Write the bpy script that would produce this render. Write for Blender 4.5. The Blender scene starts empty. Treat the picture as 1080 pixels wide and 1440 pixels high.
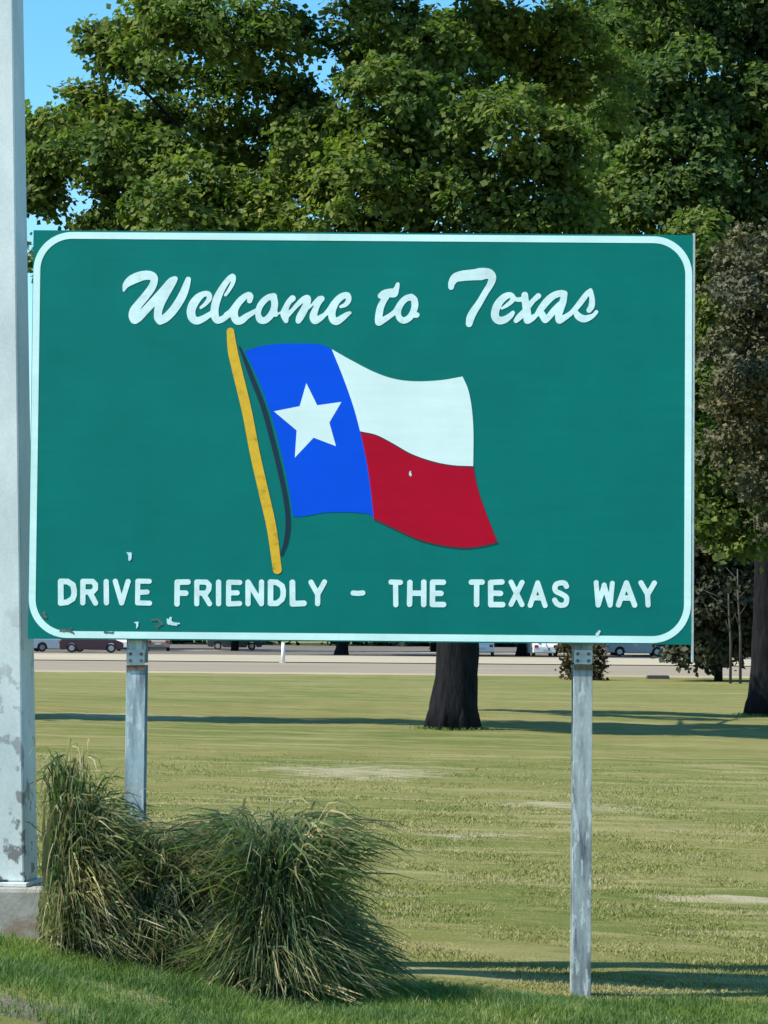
import bpy, math
import numpy as np
from mathutils import Vector, Matrix

RNG = np.random.default_rng(11)
scene = bpy.context.scene
COL = scene.collection

# ------------------------------------------------------------------ camera
FPX = 3810.0                                   # focal length in photograph pixels (1080 x 1440)
PITCH = math.radians(2.44)
ROLL = math.radians(0.5)
CAM_R = Matrix.Rotation(math.radians(90) + PITCH, 3, 'X') @ Matrix.Rotation(ROLL, 3, 'Z')


def raydir(px, py):
    """Direction (with y = 1) of the line of sight through a photograph pixel."""
    d = CAM_R @ Vector(((px - 540) / FPX, -(py - 720) / FPX, -1))
    return d / d.y


CAM_Z = -15.0 * raydir(818, 1402).z            # the right post stands on z = 0
cam = bpy.data.cameras.new('camera')
cam_o = bpy.data.objects.new('camera', cam)
COL.objects.link(cam_o)
cam.sensor_fit = 'VERTICAL'
cam.sensor_height = 24
cam.lens = 24 * FPX / 1440
cam.clip_start = 0.1
cam.clip_end = 9000
cam_o.matrix_world = Matrix.Translation((0, 0, CAM_Z)) @ CAM_R.to_4x4()
scene.camera = cam_o
scene.render.resolution_x, scene.render.resolution_y = 768, 1024

# ------------------------------------------------------------------ light
SUN = Vector((-1.0, -0.34, 1.12)).normalized()  # towards the sun
world = bpy.data.worlds.new('World')
scene.world = world
world.use_nodes = True
wn, wl = world.node_tree.nodes, world.node_tree.links
wn.clear()
sky = wn.new('ShaderNodeTexSky')
sky.sky_type = 'NISHITA'
sky.sun_disc = False
sky.sun_elevation = math.asin(SUN.z)
sky.sun_rotation = math.atan2(SUN.x, SUN.y)
sky.altitude = 0
sky.air_density = 1.0
sky.dust_density = 0.3
sky.ozone_density = 3.5
hsv = wn.new('ShaderNodeHueSaturation')
hsv.inputs['Saturation'].default_value = 1.3
hsv.inputs['Hue'].default_value = 0.488
bg = wn.new('ShaderNodeBackground')
bg.inputs['Strength'].default_value = 0.125
wo = wn.new('ShaderNodeOutputWorld')
wl.new(sky.outputs[0], hsv.inputs['Color'])
wl.new(hsv.outputs[0], bg.inputs['Color'])
wl.new(bg.outputs[0], wo.inputs['Surface'])

sun = bpy.data.lights.new('sun', 'SUN')
sun.energy = 4.0
sun.angle = math.radians(0.53)
sun.color = (1.0, 0.95, 0.86)
sun_o = bpy.data.objects.new('sun', sun)
COL.objects.link(sun_o)
sun_o.rotation_euler = SUN.to_track_quat('Z', 'Y').to_euler()

vs = scene.view_settings
vs.view_transform = 'Standard'
vs.look = 'None'
vs.gamma = 1
vs.exposure = 0.86
vs.use_curve_mapping = False
scene.render.engine = 'CYCLES'
scene.cycles.max_bounces = 6
scene.cycles.diffuse_bounces = 3
scene.cycles.glossy_bounces = 2
scene.cycles.transmission_bounces = 4
scene.cycles.transparent_max_bounces = 4


# ------------------------------------------------------------------ ground height
def sstep(a, b, x):
    t = np.clip((np.asarray(x, float) - a) / (b - a), 0, 1)
    return t * t * (3 - 2 * t)


def gz(x, y):
    x = np.asarray(x, float)
    y = np.asarray(y, float)
    near = np.exp(-(np.maximum(y - 15, 0) / 9.0) ** 2)
    slope = 0.016 * (1 - sstep(65, 110, y)) + 0.024 * near
    xx = 40 * np.tanh((x - 1.06) / 40)
    z = -slope * xx
    z = z + 0.17 * near * sstep(-0.3, -2.1, x)            # low mound under the lamp post
    z = z + 0.36 * sstep(12.6, 8.8, y)                    # bank up to the road the camera is on
    return z


def gzf(x, y):
    return float(gz(x, y))


def at(px, py, Y):
    """Point at distance Y (along y) behind a photograph pixel."""
    d = raydir(px, py)
    return Vector((d.x * Y, Y, CAM_Z + d.z * Y))


# ------------------------------------------------------------------ helpers
def newobj(name, data, parent=None):
    o = bpy.data.objects.new(name, data)
    COL.objects.link(o)
    if parent is not None:
        o.parent = parent
    return o


def mesh_np(name, V, F, mat, parent=None, smooth=False):
    """V (n,3); F (m,k) faces of k corners, or a list of such arrays."""
    me = bpy.data.meshes.new(name)
    Fs = F if isinstance(F, list) else [F]
    Fs = [np.asarray(f, dtype=np.int32) for f in Fs if len(f)]
    V = np.ascontiguousarray(V, dtype=np.float32)
    loops = np.concatenate([f.ravel() for f in Fs])
    tot = np.concatenate([np.full(len(f), f.shape[1], dtype=np.int32) for f in Fs])
    start = np.concatenate([[0], np.cumsum(tot)[:-1]]).astype(np.int32)
    me.vertices.add(len(V))
    me.vertices.foreach_set('co', V.ravel())
    me.loops.add(len(loops))
    me.loops.foreach_set('vertex_index', loops)
    me.polygons.add(len(tot))
    me.polygons.foreach_set('loop_start', start)
    me.polygons.foreach_set('loop_total', tot)
    if smooth:
        me.polygons.foreach_set('use_smooth', np.ones(len(tot), dtype=bool))
    me.update(calc_edges=True)
    me.materials.append(mat)
    return newobj(name, me, parent)


class MB:
    """Collects simple shapes into one mesh."""
    def __init__(self):
        self.v, self.f = [], []

    def add(self, vs_, fs_):
        b = len(self.v)
        self.v += [tuple(p) for p in vs_]
        self.f += [tuple(i + b for i in f) for f in fs_]

    def box(self, c, s, rot=None, taper=1.0):
        vs_ = []
        for z in (-.5, .5):
            k = taper if z > 0 else 1
            for x, y in ((-.5, -.5), (.5, -.5), (.5, .5), (-.5, .5)):
                p = Vector((x * s[0] * k, y * s[1] * k, z * s[2]))
                if rot is not None:
                    p = rot @ p
                vs_.append(p + Vector(c))
        self.add(vs_, [(3, 2, 1, 0), (4, 5, 6, 7), (0, 1, 5, 4), (1, 2, 6, 5), (2, 3, 7, 6), (3, 0, 4, 7)])

    def tube(self, pts, rads, n=10, cap=True, wob=0.0):
        pts = [Vector(p) for p in pts]
        rings = []
        prev = None
        for i, p in enumerate(pts):
            d = (pts[min(i + 1, len(pts) - 1)] - pts[max(i - 1, 0)]).normalized()
            if prev is None:
                a = d.orthogonal().normalized()
            else:
                a = (prev - d * prev.dot(d)).normalized()
            prev = a
            b = d.cross(a)
            ring = []
            for k in range(n):
                t = 2 * math.pi * k / n
                r = rads[i] * (1 + (wob * RNG.normal() if wob else 0))
                ring.append(p + (a * math.cos(t) + b * math.sin(t)) * r)
            rings.append(ring)
        vs_ = [q for r in rings for q in r]
        fs_ = []
        for i in range(len(pts) - 1):
            for k in range(n):
                k2 = (k + 1) % n
                fs_.append((i * n + k, i * n + k2, (i + 1) * n + k2, (i + 1) * n + k))
        if cap:
            fs_.append(tuple(reversed(range(n))))
            fs_.append(tuple((len(pts) - 1) * n + k for k in range(n)))
        self.add(vs_, fs_)

    def prism(self, poly, y0, y1):
        """poly: (x,z) outline, extruded along y."""
        n = len(poly)
        vs_ = [(x, y0, z) for x, z in poly] + [(x, y1, z) for x, z in poly]
        fs_ = [tuple(range(n)), tuple(reversed(range(n, 2 * n)))]
        for i in range(n):
            j = (i + 1) % n
            fs_.append((j, i, i + n, j + n))
        self.add(vs_, fs_)

    def build(self, name, mat, parent=None, smooth=False, bevel=0.0):
        me = bpy.data.meshes.new(name)
        me.from_pydata([tuple(p) for p in self.v], [], self.f)
        me.update()
        if smooth:
            me.polygons.foreach_set('use_smooth', [True] * len(me.polygons))
        me.materials.append(mat)
        o = newobj(name, me, parent)
        if bevel:
            m = o.modifiers.new('bevel', 'BEVEL')
            m.width = bevel
            m.segments = 2
            m.limit_method = 'ANGLE'
        return o


def tag(o, label=None, cat=None, group=None, kind=None):
    if label: o['label'] = label
    if cat: o['category'] = cat
    if group: o['group'] = group
    if kind: o['kind'] = kind
    return o


def empty(name, loc=(0, 0, 0), rz=0.0):
    o = newobj(name, None)
    o.location = loc
    o.rotation_euler = (0, 0, rz)
    return o


def copy_tree(o, parent=None):
    c = o.copy()
    COL.objects.link(c)
    c.parent = parent
    for ch in [x for x in bpy.data.objects if x.parent == o]:
        copy_tree(ch, c)
    return c


# ------------------------------------------------------------------ materials
def srgb(r, g, b):
    f = lambda c: (c / 255 / 12.92) if c / 255 <= 0.04045 else ((c / 255 + 0.055) / 1.055) ** 2.4
    return (f(r), f(g), f(b), 1)


class NT:
    def __init__(self, name):
        self.m = bpy.data.materials.new(name)
        self.m.use_nodes = True
        self.n, self.l = self.m.node_tree.nodes, self.m.node_tree.links
        self.b = self.n['Principled BSDF']

    def pos(self, scale=(1, 1, 1), obj=True):
        tc = self.n.new('ShaderNodeTexCoord')
        mp = self.n.new('ShaderNodeMapping')
        mp.inputs['Scale'].default_value = scale
        self.l.new(tc.outputs['Object'], mp.inputs['Vector'])
        return mp.outputs[0]

    def wpos(self, scale=(1, 1, 1)):
        g = self.n.new('ShaderNodeNewGeometry')
        mp = self.n.new('ShaderNodeMapping')
        mp.inputs['Scale'].default_value = scale
        self.l.new(g.outputs['Position'], mp.inputs['Vector'])
        return mp.outputs[0]

    def noise(self, vec, scale, detail=4, rough=0.55):
        t = self.n.new('ShaderNodeTexNoise')
        t.inputs['Scale'].default_value = scale
        t.inputs['Detail'].default_value = detail
        t.inputs['Roughness'].default_value = rough
        self.l.new(vec, t.inputs['Vector'])
        return t.outputs['Fac']

    def island(self):
        g = self.n.new('ShaderNodeNewGeometry')
        return g.outputs['Random Per Island']

    def ramp(self, fac, stops):
        r = self.n.new('ShaderNodeValToRGB')
        e = r.color_ramp.elements
        while len(e) < len(stops): e.new(0.5)
        for el, (p, c) in zip(e, stops):
            el.position = p
            el.color = tuple(c[:3]) + (1,) if not isinstance(c, (int, float)) else (c, c, c, 1)
        self.l.new(fac, r.inputs[0])
        return r.outputs[0]

    def mix(self, fac, a, b, mode='MIX'):
        m = self.n.new('ShaderNodeMix')
        m.data_type = 'RGBA'
        m.blend_type = mode
        for s, v in ((m.inputs[0], fac), (m.inputs[6], a), (m.inputs[7], b)):
            if hasattr(v, 'is_output'):
                self.l.new(v, s)
            elif isinstance(v, (int, float)):
                s.default_value = v if s.type == 'VALUE' else (v, v, v, 1)
            else:
                s.default_value = tuple(v[:3]) + (1,)
        return m.outputs[2]

    def bump(self, h, strength=0.3, dist=0.01):
        b = self.n.new('ShaderNodeBump')
        b.inputs['Strength'].default_value = strength
        b.inputs['Distance'].default_value = dist
        self.l.new(h, b.inputs['Height'])
        self.l.new(b.outputs[0], self.b.inputs['Normal'])

    def set(self, col=None, rough=0.6, metal=0.0, spec=0.5):
        if col is not None:
            if hasattr(col, 'is_output'):
                self.l.new(col, self.b.inputs['Base Color'])
            else:
                self.b.inputs['Base Color'].default_value = tuple(col[:3]) + (1,)
        self.b.inputs['Roughness'].default_value = rough
        self.b.inputs['Metallic'].default_value = metal
        self.b.inputs['Specular IOR Level'].default_value = spec
        return self.m


def leaf_mat(name, stops, trans=0.38, rough=0.55, big=0.35, tint=(0.75, 1.0, 0.6)):
    t = NT(name)
    mx = t.n.new('ShaderNodeMath'); mx.operation = 'MULTIPLY_ADD'
    t.l.new(t.island(), mx.inputs[0]); mx.inputs[1].default_value = .55
    sub = t.n.new('ShaderNodeMath'); sub.operation = 'MULTIPLY_ADD'
    t.l.new(t.noise(t.wpos(), 3.2, 2), sub.inputs[0]); sub.inputs[1].default_value = 1.7; sub.inputs[2].default_value = -.62
    t.l.new(sub.outputs[0], mx.inputs[2])
    c = t.ramp(mx.outputs[0], stops)
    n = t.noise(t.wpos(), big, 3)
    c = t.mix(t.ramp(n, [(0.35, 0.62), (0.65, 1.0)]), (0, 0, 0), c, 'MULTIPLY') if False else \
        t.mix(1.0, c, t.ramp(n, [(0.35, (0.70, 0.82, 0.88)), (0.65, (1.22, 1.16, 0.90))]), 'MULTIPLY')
    t.set(c, max(rough, .65), 0, 0.15)
    tr = t.n.new('ShaderNodeBsdfTranslucent')
    t.l.new(t.mix(1.0, c, (tint[0] * 1.6, tint[1] * 1.6, tint[2] * 1.2), 'MULTIPLY'), tr.inputs['Color'])
    ms = t.n.new('ShaderNodeMixShader')
    ms.inputs[0].default_value = trans
    t.l.new(t.b.outputs[0], ms.inputs[1])
    t.l.new(tr.outputs[0], ms.inputs[2])
    t.l.new(ms.outputs[0], t.n['Material Output'].inputs['Surface'])
    return t.m


def plain(name, col, rough=0.6, metal=0.0, var=0.12, scale=8, spec=0.5):
    t = NT(name)
    n = t.noise(t.pos(), scale, 5)
    k = t.ramp(n, [(0.3, 1 - var), (0.7, 1 + var * 0.5)])
    return t.set(t.mix(1.0, tuple(col[:3]), k, 'MULTIPLY'), rough, metal, spec)


def bare_mask(t, jitter):
    """a few worn, dried out spots in the lawn, at fixed places"""
    tot = None
    sp = t.n.new('ShaderNodeSeparateXYZ')
    t.l.new(t.wpos(), sp.inputs[0])
    for cx, cy, rx, ry in ((-.35, 37.5, 1.5, 2.2), (.9, 26.5, .7, .5), (-5.4, 57.5, 2.5, 2.0), (2.6, 21.0, .9, .4), (2.2, 31.5, 1.0, .8), (-3.0, 24.0, .8, .6)):
        def mth(op, a, b_=None, c_=None):
            m_ = t.n.new('ShaderNodeMath'); m_.operation = op
            for i_, v in enumerate((a, b_, c_)):
                if v is None: continue
                if hasattr(v, 'is_output'): t.l.new(v, m_.inputs[i_])
                else: m_.inputs[i_].default_value = v
            return m_.outputs[0]
        dx = mth('MULTIPLY', mth('SUBTRACT', sp.outputs[0], cx), 1 / rx)
        dy = mth('MULTIPLY', mth('SUBTRACT', sp.outputs[1], cy), 1 / ry)
        r2 = mth('ADD', mth('MULTIPLY', dx, dx), mth('MULTIPLY', dy, dy))
        v = mth('SUBTRACT', mth('MULTIPLY_ADD', jitter, 5.5, -2.0), r2)
        v = mth('MINIMUM', mth('MAXIMUM', v, 0.0), .85)
        tot = v if tot is None else mth('MAXIMUM', tot, v)
    return tot


def make_ground_mat():
    t = NT('lawn')
    p = t.wpos()
    a = t.noise(p, 0.11, 5)
    b = t.noise(t.wpos((0.5, 1.6, 1)), 0.9, 6, 0.62)
    c = t.noise(t.wpos((0.6, 1.3, 1)), 4.0, 6, 0.7)
    d = t.noise(p, 40, 4, 0.7)
    e = t.noise(t.wpos((0.25, 1, 1)), 0.28, 5, 0.6)
    col = t.ramp(a, [(0.38, (0.112, 0.146, 0.030)), (0.58, (0.185, 0.180, 0.048))])
    col = t.mix(t.ramp(e, [(0.48, 0.0), (0.66, 0.75)]), col, (0.26, 0.235, 0.085))
    f = t.noise(t.wpos((0.22, 1.2, 1)), 1.3, 5, 0.6)
    col = t.mix(t.ramp(f, [(0.53, 0.0), (0.62, 0.7)]), col, (0.33, 0.29, 0.135))
    col = t.mix(t.ramp(b, [(0.48, 0.0), (0.66, 0.9)]), col, (0.25, 0.225, 0.085))
    col = t.mix(t.ramp(c, [(0.50, 0.0), (0.72, 0.65)]), col, (0.30, 0.265, 0.115))
    col = t.mix(t.ramp(c, [(0.30, 0.6), (0.45, 0.0)]), col, (0.07, 0.10, 0.024))
    col = t.mix(bare_mask(t, c), col, (0.40, 0.35, 0.22))
    col = t.mix(0.6, col, t.ramp(d, [(0.3, 0.62), (0.7, 1.3)]), 'MULTIPLY')
    t.set(col, 0.95, 0, 0.1)
    t.bump(d, 0.6, 0.05)
    return t.m


def make_asphalt(name, col):
    t = NT(name)
    a = t.noise(t.wpos((0.15, 1, 1)), 0.5, 5)
    b = t.noise(t.wpos(), 30, 4, 0.7)
    c = t.mix(1.0, col, t.ramp(a, [(0.3, 0.78), (0.7, 1.12)]), 'MULTIPLY')
    c = t.mix(0.5, c, t.ramp(b, [(0.3, 0.75), (0.7, 1.2)]), 'MULTIPLY')
    t.set(c, 0.9, 0, 0.2)
    return t.m


M = {}
M['lawn'] = make_ground_mat()
M['road'] = make_asphalt('worn_asphalt', (0.29, 0.235, 0.165))
M['near_road'] = make_asphalt('road_asphalt', (0.06, 0.06, 0.062))
M['concrete_far'] = make_asphalt('pale_concrete', (0.42, 0.36, 0.25))
M['lot'] = make_asphalt('shaded_lot', (0.16, 0.14, 0.12))

t = NT('sandy_dirt')
n = t.noise(t.wpos(), 9, 6, 0.7)
M['dirt'] = t.set(t.ramp(n, [(0.3, (0.11, 0.095, 0.065)), (0.7, (0.22, 0.19, 0.14))]), 0.95, 0, 0.1)
t.bump(n, 0.5, 0.03)

# --- sign sheetings
def sheeting(name, col, dirt=0.25, rough=0.42, dscale=(2.2, 2.2, 2.2), flake=0.0, spec=0.4):
    t = NT(name)
    n1 = t.noise(t.pos(dscale), 1.0, 6, 0.6)
    n2 = t.noise(t.pos((1.0, 1, 14)), 1.6, 4, 0.6)
    n3 = t.noise(t.pos((16, 1, .7)), 1.2, 5, 0.6)
    c = t.mix(1.0, tuple(col[:3]), t.ramp(n1, [(0.30, 1 - dirt), (0.68, 1.06)]), 'MULTIPLY')
    c = t.mix(1.0, c, t.ramp(n2, [(0.35, 1 - dirt * 0.35), (0.65, 1.03)]), 'MULTIPLY')
    c = t.mix(1.0, c, t.ramp(n3, [(0.32, 1 - dirt * .25), (0.55, 1.0)]), 'MULTIPLY')
    if flake:
        n4 = t.noise(t.pos(), 26, 4, 0.6)
        c = t.mix(t.ramp(n4, [(0.56, 0.0), (0.70, flake)]), c, (0.45, 0.44, 0.38))
    t.set(c, rough, 0, spec)
    return t.m


M['green'] = sheeting('green_sheeting', (0.0, 0.182, 0.150), 0.09, 0.5, spec=.15)
M['white_sheet'] = sheeting('white_border_sheeting', (0.70, 0.97, 0.90), 0.10, 0.45, (3, 3, 3))
M['letter_sheet'] = sheeting('white_letter_sheeting', (0.76, 0.98, 0.93), 0.16, 0.45, (9, 9, 9), 0.30)
M['flag_white'] = sheeting('white_flag_sheeting', (0.76, 0.92, 0.86), 0.05, 0.45)
M['flag_blue'] = sheeting('blue_flag_sheeting', (0.0, 0.085, 0.72), 0.05, 0.5, spec=.12)
M['flag_red'] = sheeting('red_flag_sheeting', (0.47, 0.002, 0.022), 0.06, 0.5, spec=.12)
M['rope'] = sheeting('dark_print', (0.002, 0.022, 0.045), 0.1, 0.4)
M['outline'] = sheeting('dark_outline_print', (0.10, 0.02, 0.03), 0.1, 0.4)

t = NT('yellow_pole_print')
n = t.noise(t.pos((1, 1, 1)), 16, 5, 0.65)
M['yellow'] = t.set(t.ramp(n, [(0.30, (0.30, 0.24, 0.02)), (0.42, (0.74, 0.42, 0.008)), (0.60, (0.80, 0.50, 0.015)), (0.72, (0.72, 0.26, 0.01))]), 0.45)
M['chip'] = plain('bare_aluminium_chip', (0.60, 0.85, 0.86), 0.5, 0.0, 0.2, 40)
M['scrape'] = plain('scrape', (0.10, 0.16, 0.12), 0.6, 0.0, 0.4, 40)
M['alu'] = plain('weathered_aluminium', (0.52, 0.58, 0.57), 0.5, 0.3, 0.2, 20)

# --- galvanised steel of the posts: streaks and rubbed spots
def galv(name, base, dark, seed):
    t = NT(name)
    p = t.pos((7, 7, 1.1))
    mp = t.n.new('ShaderNodeMapping'); mp.inputs['Location'].default_value = (seed, seed * 2, seed)
    t.l.new(p, mp.inputs['Vector'])
    n1 = t.noise(mp.outputs[0], 2.4, 6, 0.65)
    n2 = t.noise(t.pos((1, 1, 0.5)), 55, 5, 0.7)
    n3 = t.noise(t.pos((14, 14, 3)), 2.0, 5, 0.7)
    c = t.ramp(n1, [(0.34, dark), (0.48, tuple(0.6 * a + 0.4 * b for a, b in zip(base, dark))), (0.60, base)])
    c = t.mix(t.ramp(n3, [(0.54, 0.0), (0.60, 0.8)]), c, (0.62, 0.67, 0.64))
    c = t.mix(0.45, c, t.ramp(n2, [(0.3, 0.7), (0.7, 1.2)]), 'MULTIPLY')
    t.set(c, 0.5, 0.15, 0.5)
    t.bump(n2, 0.25, 0.004)
    return t.m


M['galv_a'] = galv('galvanised_steel', (0.40, 0.50, 0.52), (0.15, 0.18, 0.22), 3.0)
M['galv_b'] = galv('galvanised_steel_streaked', (0.42, 0.47, 0.45), (0.10, 0.115, 0.145), 8.0)
M['bolt'] = plain('rusty_bolt', (0.20, 0.13, 0.08), 0.6, 0.3, 0.4, 60)
M['dark_steel'] = plain('dark_steel', (0.05, 0.055, 0.06), 0.5, 0.3, 0.2, 20)

t = NT('painted_lamp_post')
n1 = t.noise(t.pos((2.2, 2.2, 0.9)), 1.4, 6, 0.6)
n2 = t.noise(t.pos((1, 1, 0.8)), 9.0, 4, 0.55)
n3 = t.noise(t.pos(), 60, 5, 0.7)
sep = t.n.new('ShaderNodeSeparateXYZ'); t.l.new(t.pos(), sep.inputs[0])
low = t.ramp(sep.outputs[2], [(0.0, 1.0), (1.0, 0.0)])
mr = t.n.new('ShaderNodeMapRange'); mr.inputs[1].default_value = 0.3; mr.inputs[2].default_value = 2.1
mr.inputs[3].default_value = 1.0; mr.inputs[4].default_value = 0.0
t.l.new(sep.outputs[2], mr.inputs[0])
c = t.ramp(n1, [(0.3, (0.40, 0.48, 0.47)), (0.7, (0.62, 0.68, 0.66))])
sp = t.ramp(n2, [(0.555, 0.0), (0.60, 1.0)])
sp2 = t.mix(1.0, sp, mr.outputs[0], 'MULTIPLY')
c = t.mix(sp2, c, (0.13, 0.125, 0.13))
c = t.mix(0.35, c, t.ramp(n3, [(0.3, 0.75), (0.7, 1.2)]), 'MULTIPLY')
M['lamp'] = t.set(c, 0.55, 0.05, 0.4)
t.bump(n3, 0.2, 0.004)

t = NT('cast_concrete')
n1 = t.noise(t.pos(), 3.5, 6, 0.65)
n3 = t.noise(t.pos(), 45, 5, 0.7)
c = t.ramp(n1, [(0.35, (0.27, 0.25, 0.20)), (0.65, (0.40, 0.40, 0.36))])
n2 = t.noise(t.pos((1.2, 1.2, 2.2)), 2.4, 5, 0.6)
c = t.mix(t.ramp(n2, [(0.52, 0.0), (0.62, 0.7)]), c, (0.24, 0.15, 0.10))
c = t.mix(0.5, c, t.ramp(n3, [(0.3, 0.7), (0.7, 1.2)]), 'MULTIPLY')
M['concrete'] = t.set(c, 0.9, 0, 0.2)
t.bump(n3, 0.4, 0.006)


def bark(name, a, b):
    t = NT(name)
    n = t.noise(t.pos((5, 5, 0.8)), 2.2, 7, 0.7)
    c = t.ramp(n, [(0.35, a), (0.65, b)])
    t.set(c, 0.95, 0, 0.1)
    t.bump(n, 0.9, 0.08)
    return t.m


M['bark'] = bark('shade_darkened_oak_bark', (0.006, 0.0065, 0.008), (0.020, 0.020, 0.022))  # crown shade is put into the colour: bark darkened to near black
M['bark_pale'] = bark('pale_branch_bark', (0.045, 0.040, 0.036), (0.12, 0.105, 0.092))

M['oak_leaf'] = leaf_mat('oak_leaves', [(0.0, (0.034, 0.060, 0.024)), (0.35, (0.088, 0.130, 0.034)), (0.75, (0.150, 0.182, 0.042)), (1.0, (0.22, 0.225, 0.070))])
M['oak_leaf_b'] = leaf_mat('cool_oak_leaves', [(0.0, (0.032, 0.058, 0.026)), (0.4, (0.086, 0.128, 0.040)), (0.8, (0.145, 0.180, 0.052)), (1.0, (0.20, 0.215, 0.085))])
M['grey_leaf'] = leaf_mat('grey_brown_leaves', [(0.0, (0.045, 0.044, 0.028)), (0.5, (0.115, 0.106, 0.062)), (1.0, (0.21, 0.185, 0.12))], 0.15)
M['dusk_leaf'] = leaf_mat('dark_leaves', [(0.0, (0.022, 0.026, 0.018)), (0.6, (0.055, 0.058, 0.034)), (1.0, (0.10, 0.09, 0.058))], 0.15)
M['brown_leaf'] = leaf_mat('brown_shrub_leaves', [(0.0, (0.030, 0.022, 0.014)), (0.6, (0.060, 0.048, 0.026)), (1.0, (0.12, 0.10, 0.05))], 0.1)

M['verge'] = leaf_mat('verge_grass', [(0.0, (0.085, 0.130, 0.036)), (0.45, (0.130, 0.190, 0.055)), (0.85, (0.195, 0.25, 0.090)), (1.0, (0.36, 0.34, 0.20))], 0.3, 0.7, 1.2)


def mown_mat():
    t = NT('mown_grass')
    c = t.ramp(t.island(), [(0.0, (0.105, 0.140, 0.026)), (0.5, (0.160, 0.188, 0.038)), (0.8, (0.225, 0.225, 0.062)), (1.0, (0.40, 0.35, 0.16))])
    b = t.noise(t.wpos((0.5, 1.6, 1)), 0.9, 6, 0.62)
    e = t.noise(t.wpos((0.25, 1, 1)), 0.28, 5, 0.6)
    c = t.mix(t.ramp(e, [(0.48, 0.0), (0.66, 0.6)]), c, (0.30, 0.27, 0.10))
    f = t.noise(t.wpos((0.22, 1.2, 1)), 1.3, 5, 0.6)
    c = t.mix(t.ramp(f, [(0.53, 0.0), (0.62, 0.65)]), c, (0.38, 0.335, 0.165))
    d = t.noise(t.wpos((0.6, 1.3, 1)), 4.0, 6, 0.7)
    c = t.mix(t.ramp(b, [(0.50, 0.0), (0.68, 0.75)]), c, (0.32, 0.285, 0.12))
    c = t.mix(t.ramp(d, [(0.50, 0.0), (0.70, 0.7)]), c, (0.37, 0.325, 0.175))
    t.set(c, 0.8, 0, 0.15)
    return t.m


M['mown'] = mown_mat()
M['blade'] = leaf_mat('clump_blades', [(0.0, (0.065, 0.072, 0.038)), (0.4, (0.135, 0.130, 0.066)), (0.72, (0.21, 0.19, 0.105)), (0.93, (0.31, 0.26, 0.16)), (1.0, (0.48, 0.42, 0.27))], 0.35, 0.5, 2.5)
M['blade_green'] = leaf_mat('green_clump_blades', [(0.0, (0.050, 0.085, 0.042)), (0.5, (0.110, 0.155, 0.074)), (0.85, (0.19, 0.22, 0.125)), (1.0, (0.40, 0.39, 0.25))], 0.35, 0.5, 2.5)
M['straw'] = leaf_mat('dry_straw', [(0.0, (0.24, 0.19, 0.11)), (1.0, (0.50, 0.43, 0.27))], 0.2, 0.6, 2.0)

# ------------------------------------------------------------------ ground sheet
def build_ground():
    ys = np.concatenate([np.arange(-40, 8, 2.0), np.arange(8, 13, .25), np.arange(13, 24, .11), 24 * np.geomspace(1, 170, 170)])
    xs = np.concatenate([-np.geomspace(4, 2500, 60)[::-1], np.linspace(-3.9, 3.9, 80), np.geomspace(4, 2500, 60)])
    X, Y = np.meshgrid(xs, ys)
    Z = gz(X, Y)
    amp = np.where(np.abs(X) < 60, 1, 0) * np.where((Y > 9), 1, 0)
    Z = Z + amp * (0.012 * np.sin(X * 2.3 + np.sin(Y * 1.1) * 2) * np.sin(Y * 1.9 + X * .7) +
                   0.006 * np.sin(X * 7.1 + Y * 3.3) * np.sin(Y * 6.3))
    V = np.stack([X, Y, Z], -1).reshape(-1, 3)
    nx, ny = len(xs), len(ys)
    i = np.arange((ny - 1) * nx).reshape(ny - 1, nx)[:, :-1].ravel()
    F = np.stack([i, i + 1, i + nx + 1, i + nx], -1)
    o = mesh_np('ground', V, F, M['lawn'], None, True)
    tag(o, kind='structure')


build_ground()


def strip(name, mat, x0, x1, y0, y1, dz, nx=80, ny=8, wob=0.0, kind='structure', skew=0.0):
    xs = np.linspace(x0, x1, nx)
    v = []
    for j in range(ny):
        f = j / (ny - 1)
        w = wob * (np.sin(xs * .9 + j) + np.sin(xs * 2.3 + 2 * j)) if j in (0, ny - 1) else 0
        yy = y0 + (y1 - y0) * f + w + skew * xs
        v.append(np.stack([xs, yy * np.ones(nx), gz(xs, yy) + dz], -1))
    V = np.concatenate(v)
    i = np.arange((ny - 1) * nx).reshape(ny - 1, nx)[:, :-1].ravel()
    F = np.stack([i, i + 1, i + nx + 1, i + nx], -1)
    o = mesh_np(name, V, F, mat)
    tag(o, kind=kind)
    return o


strip('road', M['near_road'], -60, 60, -8, 8.0, 0.03)
strip('far_road', M['road'], -130, 130, 116, 148, 0.06, 120)
strip('concrete_lane', M['concrete_far'], -130, 130, 148.3, 178, 0.10, 120)
strip('parking_lot', M['lot'], -130, 130, 178.5, 284, 0.06, 120)
strip('pale_path', M['concrete_far'], -130, 130, 211, 221, 0.075, 120, 4)


def kerb(name, y, h, w):
    xs = np.linspace(-130, 130, 120)
    m = []
    prof = [(-w / 2, -.1), (-w / 2, h), (w / 2, h), (w / 2, -.1)]
    V = np.concatenate([np.stack([xs, np.full(120, y + a), gz(xs, np.full(120, y)) + b], -1) for a, b in prof])
    F = []
    for k in range(3):
        i = np.arange(119) + k * 120
        F.append(np.stack([i, i + 1, i + 121, i + 120], -1))
    o = mesh_np(name, V, np.concatenate(F), M['concrete_far'])
    tag(o, kind='structure')


kerb('kerb', 115.8, 0.07, 0.15)
kerb('kerb', 178.2, 0.14, 0.3)

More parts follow.
